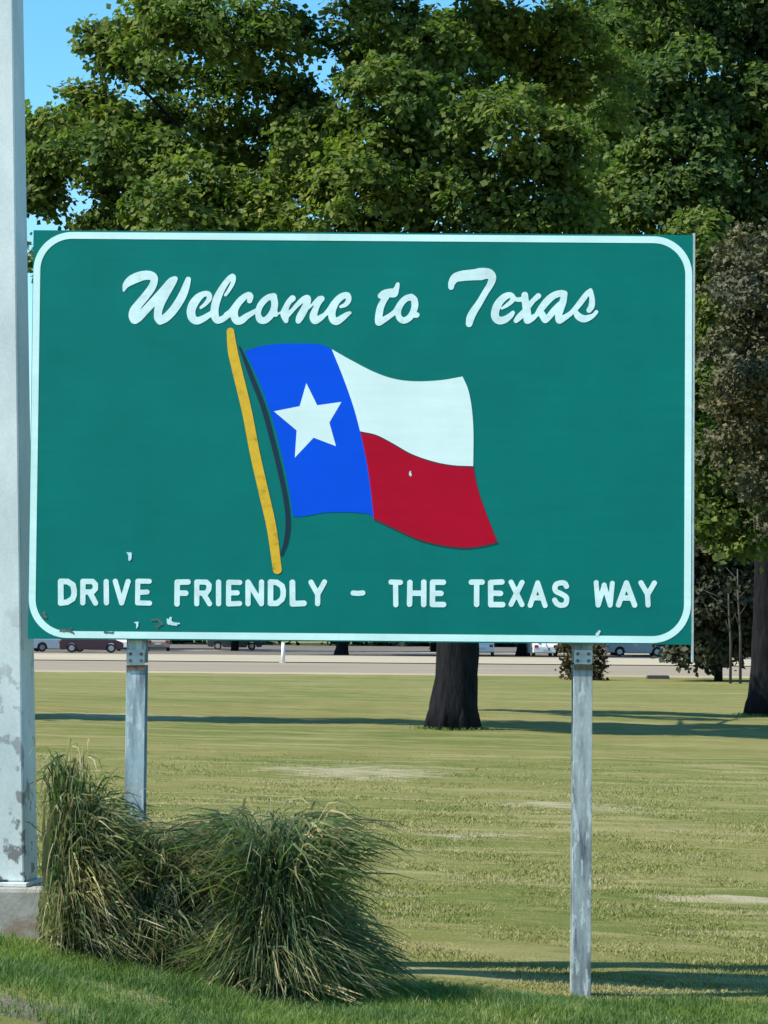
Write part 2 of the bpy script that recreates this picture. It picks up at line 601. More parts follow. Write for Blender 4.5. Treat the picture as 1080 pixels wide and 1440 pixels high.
# patch of bare ground in the lower left corner
DY = 12.60
def dirt_patch():
    n = 48
    c = at(-20, 1440, 12.7)
    th = np.linspace(0, 2 * math.pi, n, endpoint=False)
    r = 1 + .1 * np.sin(3 * th + 1) + .07 * np.sin(7 * th) + .05 * np.sin(13 * th)
    V = [[c.x - .3, DY, gzf(c.x - .3, DY) + 0.02]]
    for k in (0.5, 1.0):
        x = c.x - .3 + 0.95 * r * np.cos(th) * k
        y = DY + 0.55 * r * np.sin(th) * k
        V += list(np.stack([x, y, gz(x, y) + (0.018 if k < 1 else -0.004)], -1))
    F3 = [(0, 1 + i, 1 + (i + 1) % n) for i in range(n)]
    F4 = [(1 + i, 1 + n + i, 1 + n + (i + 1) % n, 1 + (i + 1) % n) for i in range(n)]
    o = mesh_np('bare_dirt_patch', np.array(V), [np.array(F3), np.array(F4)], M['dirt'])
    tag(o, kind='structure')
    return c.x - .3


DIRT_X = dirt_patch()


# ------------------------------------------------------------------ grass blades
def blades(name, x, y, h, w, mat, lean=0.5):
    n = len(x)
    a = RNG.uniform(0, 2 * math.pi, n)
    ax, ay = np.cos(a), np.sin(a)
    la = RNG.uniform(0, 2 * math.pi, n)
    L = h * np.abs(RNG.normal(0, lean, n))
    z = gz(x, y) - 0.006
    b0 = np.stack([x - ax * w / 2, y - ay * w / 2, z], -1)
    b1 = np.stack([x + ax * w / 2, y + ay * w / 2, z], -1)
    m = np.stack([x + np.cos(la) * L * .35, y + np.sin(la) * L * .35, z + h * .62], -1)
    wv = np.stack([ax * w * .38, ay * w * .38, np.zeros(n)], -1)
    tip = np.stack([x + np.cos(la) * L, y + np.sin(la) * L, z + h * .95], -1)
    V = np.stack([b0, b1, m + wv, m - wv, tip], 1).reshape(-1, 3)
    i = np.arange(n) * 5
    F4 = np.stack([i, i + 1, i + 2, i + 3], -1)
    F3 = np.stack([i + 3, i + 2, i + 4], -1)
    o = mesh_np(name, V, [F4, F3], mat)
    tag(o, kind='stuff')
    return o


def clumpy(x, y, s, seed=0):
    return np.sin(x * s + seed) * np.sin(y * s * 1.3 + seed * 2) + np.sin(x * s * 2.1 + y * s + seed) * .6


# verge: longer, greener, in front of the sign posts
n = 128000
x = RNG.uniform(-5.6, 5.2, n)
x = np.where((np.abs(x) > 2.5) & (RNG.random(n) < sstep(2.5, 4.8, np.abs(x))), RNG.uniform(-2.7, 2.7, n), x)
y = RNG.uniform(12.2, 15.25, n)
edge = 14.92 + 0.05 * np.sin(x * 3) + .04 * np.sin(x * 8.1) - 0.10 * np.clip(-x - .4, 0, 2)
dirt = ((x - DIRT_X) / .95) ** 2 + ((y - DY) / .55) ** 2
keep = (y < edge + RNG.normal(0, .05, n)) & ((dirt > 1 + RNG.normal(0, .12, n)) | (RNG.random(n) < .30))
x, y = x[keep], y[keep]
h = np.clip(0.055 + 0.022 * clumpy(x, y, 3.1, 2) + RNG.normal(0, .012, len(x)), .02, .15)
tag(blades('verge_grass', x, y, h, RNG.uniform(.004, .008, len(x)), M['verge']), kind='stuff')

# mown lawn, thinner with distance
n = 310000
u = RNG.random(n)
y = 14.0 + (46 - 14.0) * u ** 2.0
x = RNG.uniform(-1, 1, n) * (0.150 * y + .4)
edge = 14.88 + 0.05 * np.sin(x * 3) - 0.10 * np.clip(-x - .4, 0, 2)
bare = np.exp(-(((x + .35) / 1.4) ** 2 + ((y - 37.5) / 2.2) ** 2))
keep = (y > edge) & (RNG.random(n) > sstep(24, 46, y)) & (RNG.random(n) > bare * .9)
x, y = x[keep], y[keep]
h = (0.017 + 0.007 * clumpy(x, y, 2.3, 5) + RNG.normal(0, .004, len(x))).clip(.006, .045) * (1 + (y - 14) * .006)
blades('mown_grass', x, y, h, RNG.uniform(.003, .0065, len(x)) * (1 + (y - 14) * .055), M['mown'], 0.9)

# ------------------------------------------------------------------ trees
def leaf_cloud(boughs, per_m2, leaf, seed, clump=0.45, upbias=0.25, flat=0.62, fill=0.10, droop=0.0, yflat=1.0, dens=15, K=11):
    """boughs: (x,y,z,r). Leaves sit in sprays on the upper and outer sides of the boughs."""
    rg = np.random.default_rng(seed)
    C, R, O = [], [], []
    for (bx, by, bz, r) in boughs:
        k = max(6, int(dens * r * r))
        d = rg.normal(size=(k, 3))
        d[:, 2] += upbias
        d /= np.linalg.norm(d, axis=1)[:, None]
        rr = r * rg.uniform(.62, 1.08, k)
        p = np.array([bx, by, bz]) + d * rr[:, None] * np.array([1, yflat, .72])
        C.append(p)
        O.append(d)
        R.append(clump * rg.uniform(.6, 1.35, k))
    C, R, O = np.concatenate(C), np.concatenate(R), np.concatenate(O)
    cnt = np.maximum(3, (per_m2 * R * R / K).astype(int))
    idx = np.repeat(np.arange(len(C)), cnt)
    n = len(idx)
    # sprays: each spray is a tilted flattened blob
    g = rg.normal(size=(n, 3))
    g /= np.linalg.norm(g, axis=1)[:, None]
    g *= (rg.random(n) ** 0.45)[:, None]
    tilt = O[idx] * np.array([1, 1, 0])
    P = C[idx] + g * R[idx][:, None] * np.array([1.15, 1.15, flat])
    P[:, 2] -= (g * tilt).sum(1) * R[idx] * (.35 + droop)
    SN = g * .55 + O[idx] * .35 + np.array([0, 0, .6]) + rg.normal(size=(n, 3)) * .38
    P = np.repeat(P, K, 0)
    idx = np.repeat(idx, K)
    SN = np.repeat(SN, K, 0)
    n = len(P)
    j3 = rg.normal(size=(n, 3))
    j3 -= (j3 * SN).sum(1)[:, None] * SN / (SN * SN).sum(1)[:, None] * .6
    P = P + j3 * leaf * .85
    # sparse fill inside
    nf = int(n * fill)
    if nf:
        bs = np.array(boughs)
        j = rg.integers(0, len(bs), nf)
        q = rg.normal(size=(nf, 3)) * .45
        Pf = bs[j, :3] + q * bs[j, 3:4] * np.array([1, yflat, .8])
        P = np.concatenate([P, Pf])
        idx = np.concatenate([idx, np.zeros(nf, int)])
    n = len(P)
    out = np.concatenate([SN, rg.normal(size=(nf, 3))]) if nf else SN
    N = out / np.linalg.norm(out, axis=1)[:, None] + rg.normal(size=(n, 3)) * .42
    N /= np.linalg.norm(N, axis=1)[:, None]
    T = rg.normal(size=(n, 3))
    T -= (T * N).sum(1)[:, None] * N
    T /= np.linalg.norm(T, axis=1)[:, None]
    B = np.cross(N, T)
    L = leaf * rg.uniform(.6, 1.35, n)[:, None]
    W = L * rg.uniform(.30, .46, n)[:, None]
    v0 = P - T * L * .5
    v1 = P + B * W + N * L * .10
    v2 = P + T * L * .5
    v3 = P - B * W + N * L * .10
    V = np.stack([v0, v1, v2, v3], 1).reshape(-1, 3)
    i = np.arange(n) * 4
    F = np.concatenate([np.stack([i, i + 1, i + 2], -1), np.stack([i, i + 2, i + 3], -1)])
    return V, F


def tree(name, base, trunk_r, trunk_h, boughs, leafmat, label, cat='tree', group=None, per=420, leaf=.14, seed=1,
         clump=.45, barkm=None, limbs=10, lean=(0, 0), fill=.1, droop=0.0, yflat=1.0, upbias=.25, dens=15):
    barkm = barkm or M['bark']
    bx, by = base
    z0 = gzf(bx, by)
    root = empty(name, (bx, by, z0))
    tag(root, label, cat, group)
    rg = np.random.default_rng(seed + 77)
    m = MB()
    top = Vector((lean[0], lean[1], trunk_h))
    N = 14
    pts, rads = [], []
    for k in range(10):
        f = k / 9
        pts.append(top * f + Vector((0.05 * math.sin(3 * f) * trunk_r * 4, 0, -0.15 if k == 0 else 0)))
        rads.append(trunk_r * (1 - .30 * f + .15 * math.exp(-f * trunk_h / .40)))
    m.tube(pts, rads, N, wob=.035)
    if trunk_r > .3:
        for q in range(6):                                  # root flares
            th = q * 1.047 + rg.uniform(-.3, .3)
            e = Vector((math.cos(th), math.sin(th), 0))
            m.tube([e * trunk_r * .55 + Vector((0, 0, .75)), e * trunk_r * .9 + Vector((0, 0, .28)), e * trunk_r * 1.14 + Vector((0, 0, -.05))], [trunk_r * .16, trunk_r * .24, trunk_r * .16], 6)
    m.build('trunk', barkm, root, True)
    # limbs towards the boughs
    loc = [(Vector((b[0] - bx, b[1] - by, b[2] - z0)), b[3]) for b in boughs]
    pick = sorted(range(len(loc)), key=lambda i: rg.random())[:limbs]
    for i in pick:
        c, r = loc[i]
        s = top * rg.uniform(.78, .98)
        mid = s.lerp(c, .5) + Vector((rg.normal() * .25, rg.normal() * .25, .12 * (c - s).length * (1 if c.z > s.z else .6)))
        P = []
        for k in range(7):
            f = k / 6
            P.append((s * (1 - f) ** 2 + mid * 2 * f * (1 - f) + c * f * f) + Vector(rg.normal(size=3) * .05 * (1 if 0 < k < 6 else 0)))
        rr = trunk_r * .22
        lm = MB()
        lm.tube(P, [rr * (1 - .82 * k / 6) for k in range(7)], 7)
        for q in range(3):
            a = P[3 + q]
            e = a + Vector(rg.normal(size=3) * r * .55) + Vector((0, 0, r * .3))
            lm.tube([a, a.lerp(e, .5) + Vector(rg.normal(size=3) * .08), e], [rr * .28, rr * .18, rr * .06], 5)
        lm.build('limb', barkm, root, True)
    V, F = leaf_cloud(boughs, per, leaf, seed, clump, upbias, .62, fill, droop, yflat, dens)
    V = V - np.array([bx, by, z0])
    cr = mesh_np('crown', V, F, leafmat, root)
    return root, len(F)


# main oak
Y1 = 54.5
def pxb(lst, Y, spread, seed):
    rg = np.random.default_rng(seed)
    out = []
    for e in lst:
        px, py, r = e[:3]
        dy = e[3] if len(e) > 3 else rg.uniform(-spread, spread)
        p = at(px, py, Y + dy)
        out.append((p.x, p.y, p.z, r))
    return out


oak_px = [(255, 60, 1.15, -1.5), (205, 25, .8, -1), (170, 95, .55, 0), (120, 150, .42, .5), (82, 195, .75, -.5), (50, 205, .45, 0),
          (130, 225, .95, -1.5), (75, 250, .6, 0), (330, 55, 1.1, -1.0), (300, 130, .8, 1.5), (400, 55, .7, 1.5), (395, 150, 1.0, 2),
          (330, 200, .9, 2.5), (215, 245, 1.0, -1), (280, 285, 1.1, -2), (360, 300, 1.0, -1.5), (170, 300, .6, -.5), (430, 200, 1.0, 2),
          (250, 170, .55, 1.5), (345, 245, .8, 1.8),
          (500, 90, .6, 1.5), (540, 40, 1.0, -1), (470, 210, 1.0, -1.5), (540, 150, 1.2, -2.2), (500, 280, 1.2, -2.6), (590, 230, 1.2, -2.5),
          (610, 90, 1.1, -1.2), (690, 50, .9, .5), (690, 130, .9, 1.5), (720, 190, 1.15, -2.5), (785, 215, .75, -2.2), (640, 290, 1.1, -2.2), (740, 270, 1.0, -2.2),
          (800, 300, .7, -1), (790, 60, 1.0, 1.5), (840, 130, .9, 2.5), (760, 130, .9, 2.5),
          (250, -60, 1.3), (340, -80, 1.2), (560, -70, 1.3), (620, -150, 1.4), (700, -90, 1.2), (800, -70, 1.2), (450, -140, 1.2), (330, -190, 1.2), (560, -260, 1.2),
          (52, 250, .5, .5), (60, 285, .35, 0), (150, 180, .5, 0), (110, 185, .45, 1), (140, 60, .3, 0), (150, 165, .35, 1.5), (190, 200, .5, 1.5), (235, 120, .5, 2), (180, 250, .7, 2), (130, 320, .5, -.5), (240, 320, .9, -2.5),
          (450, 250, 1.1, 1.5), (420, 310, 1.1, -2), (560, 100, 1.0, 1.5), (600, 180, 1.1, 2), (640, 220, 1.1, 1), (560, 320, 1.1, -2), (680, 330, 1.0, -2), (770, 330, .9, -2), (430, 150, .5, 2.2), (660, 60, .8, 2), (740, 80, .9, 2.2),
          (100, 380, .8, 0), (130, 470, .8, 0),
          (380, 560, 1.1, 11), (450, 570, 1.2, 11.5), (520, 560, 1.2, 12), (590, 580, 1.2, 12), (660, 570, 1.1, 11.5), (420, 520, 1.0, 9), (540, 530, 1.0, 8),  # unseen rear boughs, added to cast a second shadow strip on the lawn
          # hidden behind the sign panel
          (200, 370, 1.0, -1), (330, 400, 1.2, -2), (470, 390, 1.3, -2), (600, 400, 1.3, -2.3), (720, 380, 1.2, -2), (820, 400, 1.1, -1), (260, 480, 1.1), (400, 520, 1.2),
          (560, 530, 1.2), (700, 500, 1.2), (840, 500, 1.1), (320, 600, .9), (800, 620, .9), (900, 560, .8)]
b = at(637, 1018, Y1)
oak_base_x = raydir(637, 1018).x * Y1
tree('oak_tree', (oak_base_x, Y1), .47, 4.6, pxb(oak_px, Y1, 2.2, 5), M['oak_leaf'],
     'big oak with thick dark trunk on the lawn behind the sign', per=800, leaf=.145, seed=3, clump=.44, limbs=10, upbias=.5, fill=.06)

# right oak
Y2 = 69.0
oak2_px = [(1005, 640, .8, -4), (1035, 700, .8, -4), (995, 720, .7, -4), (1040, 760, .6, -4), (1000, 560, .8, -4), (990, 450, .9, -3.5), (1000, 380, 1.0, -3.5), (985, 340, .9, -4), (1050, 640, .9, -3),
           (900, 40, 1.3, -1), (880, 110, 1.2, 0), (960, 120, 1.3, -2), (1030, 60, 1.4, 0), (1075, 150, 1.4, -1), (900, 190, 1.3, -1), (960, 230, 1.3, -2.5), (1040, 240, 1.3, -1),
           (885, 285, 1.2, -2), (940, 300, 1.1, -2.5), (1010, 320, 1.1, -1), (1075, 320, 1.2, 0), (1000, 400, .9, 0), (1035, 460, .9, 1), (1000, 600, .8, 1), (1010, 680, .7, 1), (1020, 520, .8, 1.5), (1075, 620, .9, 1),
           (985, 360, 1.1, -1.5), (1030, 380, 1.1, 0), (990, 440, 1.0, 0), (1060, 500, 1.2, 1), (985, 500, .9, .5), (1000, 560, 1.0, 1), (1050, 570, 1.1, 1.5), (990, 640, .9, 1), (1045, 660, 1.0, 1.5), (975, 720, .8, 1), (1030, 720, .9, 1.5), (950, 180, 1.2, 1.5), (1010, 180, 1.3, 1.5), (930, 60, 1.2, 1.5), (1050, 330, 1.2, 1),
           (960, 0, 1.3, 1), (1000, -60, 1.5), (1100, -20, 1.5), (900, -80, 1.5), (850, 30, 1.2, 2), (850, 210, 1.2, 2.5), (830, 140, 1.2, 3), (830, 280, 1.2, 2),
           (1160, 60, 1.6), (1180, 180, 1.6), (1170, 300, 1.5), (1250, 120, 1.5), (1260, 260, 1.5), (1300, 380, 1.3), (1200, 430, 1.3), (1120, -130, 1.6), (980, -170, 1.5), (1220, -60, 1.5),
           (1140, 540, 1.1), (920, 420, 1.2), (930, 540, 1.0)]
tree('oak_tree', (raydir(1074, 992).x * Y2, Y2), .42, 5.6, pxb(oak2_px, Y2, 2.5, 6), M['oak_leaf_b'],
     'tall oak with its trunk at the right edge of the view', per=500, leaf=.18, seed=8, clump=.55, limbs=9)

def foot_grass(cx, cy, r):
    k = 420
    a = RNG.uniform(0, 2 * math.pi, k)
    q = r * (1.0 + np.abs(RNG.normal(0, .28, k)))
    blades('long_grass', cx + q * np.cos(a), cy + q * np.sin(a), RNG.uniform(.03, .09, k), RNG.uniform(.010, .022, k), M['verge'], .8)


foot_grass(oak_base_x, Y1, .56)
foot_grass(raydir(1074, 992).x * Y2, Y2, .50)

# grey, half dry tree hanging in at the right edge
Y3 = 61.0
g_px = [(1040, 460, .55), (1035, 540, .5), (1070, 590, .8), (1075, 520, .9), (1030, 380, .45), (1068, 350, .8), (1050, 430, .8), (1085, 470, .9), (1062, 540, .9), (1040, 600, .75), (1080, 620, .9), (1110, 380, .9), (1130, 520, 1.0), (1140, 640, .9), (1060, 680, .7), (1110, 720, .8), (1160, 420, .9), (1035, 500, .8), (1035, 400, .7), (1075, 400, .7), (1085, 680, .6), (1025, 560, .6)]
tree('half_dry_tree', (raydir(1128, 1000).x * Y3, Y3 + 1), .16, 4.0, pxb(g_px, Y3, 1.2, 9), M['grey_leaf'],
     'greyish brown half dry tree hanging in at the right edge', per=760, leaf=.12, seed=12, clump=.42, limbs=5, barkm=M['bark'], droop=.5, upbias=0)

# dark understory tree right of the sign, beyond the road edge
Y4 = 108.0
d_px = [(1000, 760, 1.6), (1030, 720, 1.6), (985, 820, 1.3), (1020, 830, 1.3), (1045, 790, 1.5), (960, 740, 1.5), (1000, 880, 1.1), (1035, 890, 1.0), (930, 800, 1.6), (960, 880, 1.2), (1080, 740, 1.7), (1090, 840, 1.5), (1070, 650, 1.6), (990, 670, 1.6), (930, 680, 1.5), (1005, 790, 1.4), (985, 860, 1.2), (1020, 870, 1.2), (985, 905, .8), (1050, 850, 1.3), (1015, 700, 1.4), (1000, 915, .6), (1060, 900, .9)]
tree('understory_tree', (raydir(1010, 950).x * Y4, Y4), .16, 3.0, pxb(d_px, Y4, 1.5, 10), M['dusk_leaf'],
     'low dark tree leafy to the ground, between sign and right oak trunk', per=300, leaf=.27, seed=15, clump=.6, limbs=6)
# thin pale stems seen in front of it
def stems():
    for k, (px0, px1, py0, py1) in enumerate([(1027, 1024, 905, 820), (1041, 1037, 915, 800)]):
        Y = 104.0
        a, c = at(px0, 950, Y), at(px1, py1, Y)
        a.z = gzf(a.x, Y)
        root = empty('sapling', a)
        tag(root, ['thin pale sapling stem, left one of two before the dark tree', 'thin pale sapling stem nearest the right oak trunk'][k], 'sapling', 'bare saplings at the right')
        m = MB()
        d = c - a
        m.tube([Vector((0, 0, -.1)), d * .4 + Vector((.05, 0, 0)), d * .75, d], [.06, .05, .04, .02], 7)
        m.build('stem', M['bark_pale'], root, True)
        tw = MB()
        for q in range(6):
            s = d * (.5 + .08 * q)
            e = s + Vector((RNG.normal() * .5, RNG.normal() * .3, .5))
            tw.tube([s, s.lerp(e, .5), e], [.03, .022, .01], 4)
        tw.build('twigs', M['bark_pale'], root, True)


stems()

# small brown bush seen round the right post, near the road
Y5 = 108.0
s_px = [(796, 915, .42), (812, 905, .5), (832, 905, .45), (845, 918, .42), (800, 935, .28), (843, 938, .34), (822, 920, .45), (835, 948, .2), (806, 948, .16)]
tree('roadside_bush', (raydir(815, 958).x * Y5, Y5), .12, 1.0, pxb(s_px, Y5, .5, 13), M['brown_leaf'],
     'small round brown bush by the far road, behind the right sign post', 'bush', per=420, leaf=.16, seed=18, clump=.24, limbs=4)

# row of trees beyond the far road
def generic_boughs(x, y, r, h, n, rg, lowk=.35):
    out = []
    z0 = gzf(x, y)
    for k in range(n):
        a = rg.uniform(0, 2 * math.pi)
        q = math.sqrt(rg.random())
        zz = rg.uniform(lowk, 1) * h
        rad = r * math.sqrt(max(.15, 1 - ((zz / h - .62) / .55) ** 2)) * q
        out.append((x + rad * math.cos(a), y + rad * math.sin(a), z0 + zz, r * rg.uniform(.28, .4)))
    return out


rgt = np.random.default_rng(21)
far = [(480, 192, 'with its trunk under the left half of the sign', 1), (735, 194, 'with its trunk left of the right sign post', 1), (20, 215, 'leftmost of the far row', 0), (180, 228, 'behind the parked cars at the left', 0),
       (330, 215, 'between the left post and the next trunk', 0), (610, 222, 'behind the big oak trunk', 0), (868, 205, 'right of the right sign post', 1), (960, 228, 'behind the bright lane at the sign end', 0), (1075, 212, 'last at the right edge', 0), (1200, 220, 'outside the right edge', 0), (-120, 220, 'outside the left edge', 0)]
for k, (px, Y, wh, tk) in enumerate(far):
    x = raydir(px, 920).x * Y
    bo = generic_boughs(x, Y, 4.8 + rgt.uniform(-.5, .8), 11.5 + rgt.uniform(-1.5, 2.5), 26, rgt, .30 if tk else .16)
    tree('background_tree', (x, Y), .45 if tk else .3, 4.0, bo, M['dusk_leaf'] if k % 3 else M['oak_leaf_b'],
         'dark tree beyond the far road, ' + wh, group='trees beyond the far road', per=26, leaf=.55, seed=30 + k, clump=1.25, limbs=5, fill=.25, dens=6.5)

# distant wood: one mass closing the horizon
rgw = np.random.default_rng(5)
wb = []
for k in range(420):
    x = rgw.uniform(-150, 150)
    Y = rgw.uniform(285, 330)
    wb.append((x, Y, gzf(x, Y) + rgw.uniform(.5, 11), rgw.uniform(1.8, 3.2)))
V, F = leaf_cloud(wb, 5.0, 1.5, 44, 1.9, .3, .7, .3, dens=2.6, K=3)
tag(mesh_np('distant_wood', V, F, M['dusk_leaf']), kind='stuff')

# planted trees just outside the left edge, whose shade crosses the lawn
for k, (x, Y, r, h, w) in enumerate([(-10.6, 54.0, 1.35, 9.5, 'nearest the lamp post'), (-13.8, 53.6, 1.6, 16.0, 'further left')]):
    bo = [bb for bb in generic_boughs(x, Y, r, h, 22, rgt, .26)]
    bo = [(a, Y + (b_ - Y) * .5, c, d * 1.5) for a, b_, c, d in bo]
    tree('slender_oak', (x, Y), .16, 3.2, bo, M['oak_leaf'], 'slender oak out of view left of the lawn, ' + w, group='slender oaks left of the lawn', per=150, leaf=.22, seed=60 + k, clump=.6, limbs=5, fill=.2)


# ------------------------------------------------------------------ ornamental grass clumps
def grass_clump(cx, cy, R, H, n, mats, seed, bias=(0, 0), lf=1.0, drop=0.0):
    """arching ribbons; returns list of (V,F) for the materials"""
    rg = np.random.default_rng(seed)
    S = 7
    res = []
    for mi, share in enumerate(mats):
        k = int(n * share)
        a = rg.uniform(0, 2 * math.pi, k)
        q = np.sqrt(rg.random(k))
        bx, by = .22 * R * q * np.cos(a), .22 * R * q * np.sin(a)
        az = a + rg.normal(0, .85, k)
        reach = R * rg.uniform(.25, 1.12, k)
        top = H * rg.uniform(.55, 1.06, k) * (1 - .62 * (reach / R) ** 1.6)
        fall = rg.uniform(.2, 1.05, k) * (reach / R)
        dx, dy = np.cos(az) * reach + bias[0] * rg.uniform(.3, 1, k), np.sin(az) * reach + bias[1]
        dx = np.where(dx < 0, dx * lf, dx)
        # tufts: blades gather in locks that share a direction and a curl
        nl = 46
        la, lt = rg.uniform(-.25, .25, (nl, 2)), rg.uniform(.82, 1.14, nl)
        li = ((az % (2 * math.pi)) / (2 * math.pi) * nl).astype(int) % nl
        dx, dy = dx + la[li, 0] * R * .7, dy + la[li, 1] * R * .7
        top = top * lt[li]
        erect = rg.random(k) < .24
        fall = np.where(erect, fall * .25, fall)
        ln = np.where(rg.random(k) < .45, rg.uniform(.45, .8, k), 1.0)
        top = np.where(erect, H * rg.uniform(.7, 1.12, k), top)
        top = top * (1 - drop * np.clip(dx / R, 0, 1))
        wid = rg.uniform(.003, .0105, k)
        t = np.linspace(0, 1, S)
        P = np.zeros((k, S, 3))
        kink = rg.normal(0, .075 * R, (k, 2))
        for i, tt in enumerate(t):
            tl_ = tt * ln
            s = tl_ ** 1.35
            P[:, i, 0] = bx + dx * s + kink[:, 0] * math.sin(5 * tt)
            P[:, i, 1] = by + dy * s + kink[:, 1] * math.sin(4 * tt)
            up = np.sin(np.minimum(tl_ * 1.25, 1) * math.pi / 2)
            P[:, i, 2] = top * up - top * fall * np.maximum(0, tl_ - .55) ** 1.4 * 3.0
        P[:, :, 2] = np.maximum(P[:, :, 2], .012)
        d = P[:, 1:] - P[:, :-1]
        d = np.concatenate([d, d[:, -1:]], 1)
        side = np.cross(d, rg.normal(size=(k, 1, 3)) * np.array([1, 1, .3]))
        side /= (np.linalg.norm(side, axis=2)[:, :, None] + 1e-9)
        taper = np.array([.8, 1, 1, .9, .7, .45, .08])[None, :, None]
        w = wid[:, None, None] * taper
        V = np.concatenate([P - side * w, P + side * w], 1).reshape(-1, 3)
        base = np.arange(k)[:, None] * 2 * S
        i = np.arange(S - 1)[None, :]
        F = np.stack([base + i, base + i + 1, base + i + 1 + S, base + i + S], -1).reshape(-1, 4)
        res.append((V, F))
    return res


def clump(px, py, Y, R, H, n, label, seed, bias, green, lf, drop=0.0):
    d = raydir(px, py)
    x = d.x * Y
    root = empty('ornamental_grass', (x, Y, gzf(x, Y)))
    tag(root, label, 'grass clump', 'ornamental grass clumps at the foot of the sign')
    parts = grass_clump(x, Y, R, H, n, (.62, .38), seed, bias, lf, drop)
    m0, m1 = (M['blade_green'], M['blade']) if green else (M['blade'], M['blade_green'])
    for (V, F), m in zip(parts, (m0, m1)):
        tag(mesh_np('blades', V, F, m, root), kind='stuff')
    V, F = grass_clump(x, Y, R * .95, H * 1.10, int(n * .075), (1.0,), seed + 5, bias, lf, drop)[0]
    tag(mesh_np('seed_stalks', V, F, M['straw'], root), kind='stuff')
    V, F = grass_clump(x, Y, R * .95, H * .36, int(n * .16), (1.0,), seed + 9, bias, lf, drop)[0]
    tag(mesh_np('dead_blades', V, F, M['straw'], root), kind='stuff')
    return root


clump(104, 1345, 14.93, .52, 1.04, 5600, 'tall olive brown ornamental grass clump beside the lamp post base', 101, (.46, -.14), False, .04, .42)
clump(225, 1355, 14.75, .46, .70, 3800, 'small mixed grass clump between the tall olive clump and the round green one', 303, (.06, -.05), False, .8)
clump(382, 1375, 14.62, .585, .88, 8200, 'round green ornamental grass clump in front of the left sign post', 202, (0.02, 0), True, 1.0)

# ------------------------------------------------------------------ the sign
A = math.radians(0.5)
UX = Vector((math.cos(A), -math.sin(A), 0))
NRM = Vector((-math.sin(A), -math.cos(A), 0))
CAMP = Vector((0, 0, CAM_Z))
ORI = at(508, 614, 15.0)
SIGN = empty('welcome_sign', (ORI.x, ORI.y, gzf(ORI.x, ORI.y)), -A)
tag(SIGN, 'large green road sign with script greeting and waving flag on two steel posts', 'road sign')
SZ = ORI.z - gzf(ORI.x, ORI.y)                # panel centre above the sign's base


def suv(px, py):
    """photograph pixel -> (u, v) metres on the sign face, relative to the empty."""
    d = raydir(px, py)
    t_ = (ORI - CAMP).dot(NRM) / d.dot(NRM)
    p = CAMP + d * t_ - ORI
    return (p.dot(UX), p.z + SZ)


tl, tr, bl, br = suv(44, 322), suv(976, 332), suv(42, 898), suv(971, 907)
U0, U1 = (tl[0] + bl[0]) / 2, (tr[0] + br[0]) / 2
V1, V0 = (tl[1] + tr[1]) / 2, (bl[1] + br[1]) / 2
PXM = 254.0
print('sign size', U1 - U0, V1 - V0)
# local frame of the empty: x = along the sign, -y = towards the camera, z = up
m = MB()
m.box(((U0 + U1) / 2, 0.004, (V0 + V1) / 2), (U1 - U0, .006, V1 - V0))
m.build('panel', M['green'], SIGN)


def face(name, outline_list, mat, depth):
    """flat print: outline [(u,v)...] polygons at `depth` metres in front of the panel."""
    me = bpy.data.meshes.new(name)
    v, f = [], []
    for ol in outline_list:
        b0 = len(v)
        v += [(a, -depth, c) for a, c in ol]
        f.append(tuple(range(b0, b0 + len(ol))))
    me.from_pydata(v, [], f)
    me.update()
    me.materials.append(mat)
    return newobj(name, me, SIGN)


def rrect(u0, u1, v0, v1, r, n=14):
    P = []
    for cx, cy, a0 in ((u1 - r, v1 - r, 0), (u0 + r, v1 - r, 90), (u0 + r, v0 + r, 180), (u1 - r, v0 + r, 270)):
        for k in range(n + 1):
            a = math.radians(a0 + 90 * k / n)
            P.append((cx + r * math.cos(a), cy + r * math.sin(a)))
    return P


# border ring
bo = suv(43, 600)[0], suv(973, 600)[0], suv(508, 903 - 5)[1], suv(508, 326)[1]
o1 = rrect(U0 + .003, U1 - .004, V0 + .007, V1 - .009, .215)
w_ = .038
i1 = rrect(U0 + .003 + w_, U1 - .004 - w_, V0 + .007 + w_, V1 - .009 - w_, .215 - w_)
me = bpy.data.meshes.new('border')
n = len(o1)
me.from_pydata([(a, -.0005, c) for a, c in o1 + i1], [], [(i, (i + 1) % n, (i + 1) % n + n, i + n) for i in range(n)])
me.update(); me.materials.append(M['white_sheet'])
newobj('border', me, SIGN)


def spline(pts, step=1.2):
    """Catmull-Rom through (x,y,r)."""
    P = np.array(pts, float)
    if len(P) == 1: return P
    P = np.vstack([2 * P[0] - P[1], P, 2 * P[-1] - P[-2]])
    out = []
    for i in range(1, len(P) - 2):
        p0, p1, p2, p3 = P[i - 1], P[i], P[i + 1], P[i + 2]
        k = max(2, int(np.linalg.norm((p2 - p1)[:2]) / step))
        for t_ in np.linspace(0, 1, k, endpoint=False):
            out.append(.5 * ((2 * p1) + (-p0 + p2) * t_ + (2 * p0 - 5 * p1 + 4 * p2 - p3) * t_ ** 2 + (-p0 + 3 * p1 - 3 * p2 + p3) * t_ ** 3))
    out.append(P[-2])
    return np.array(out)


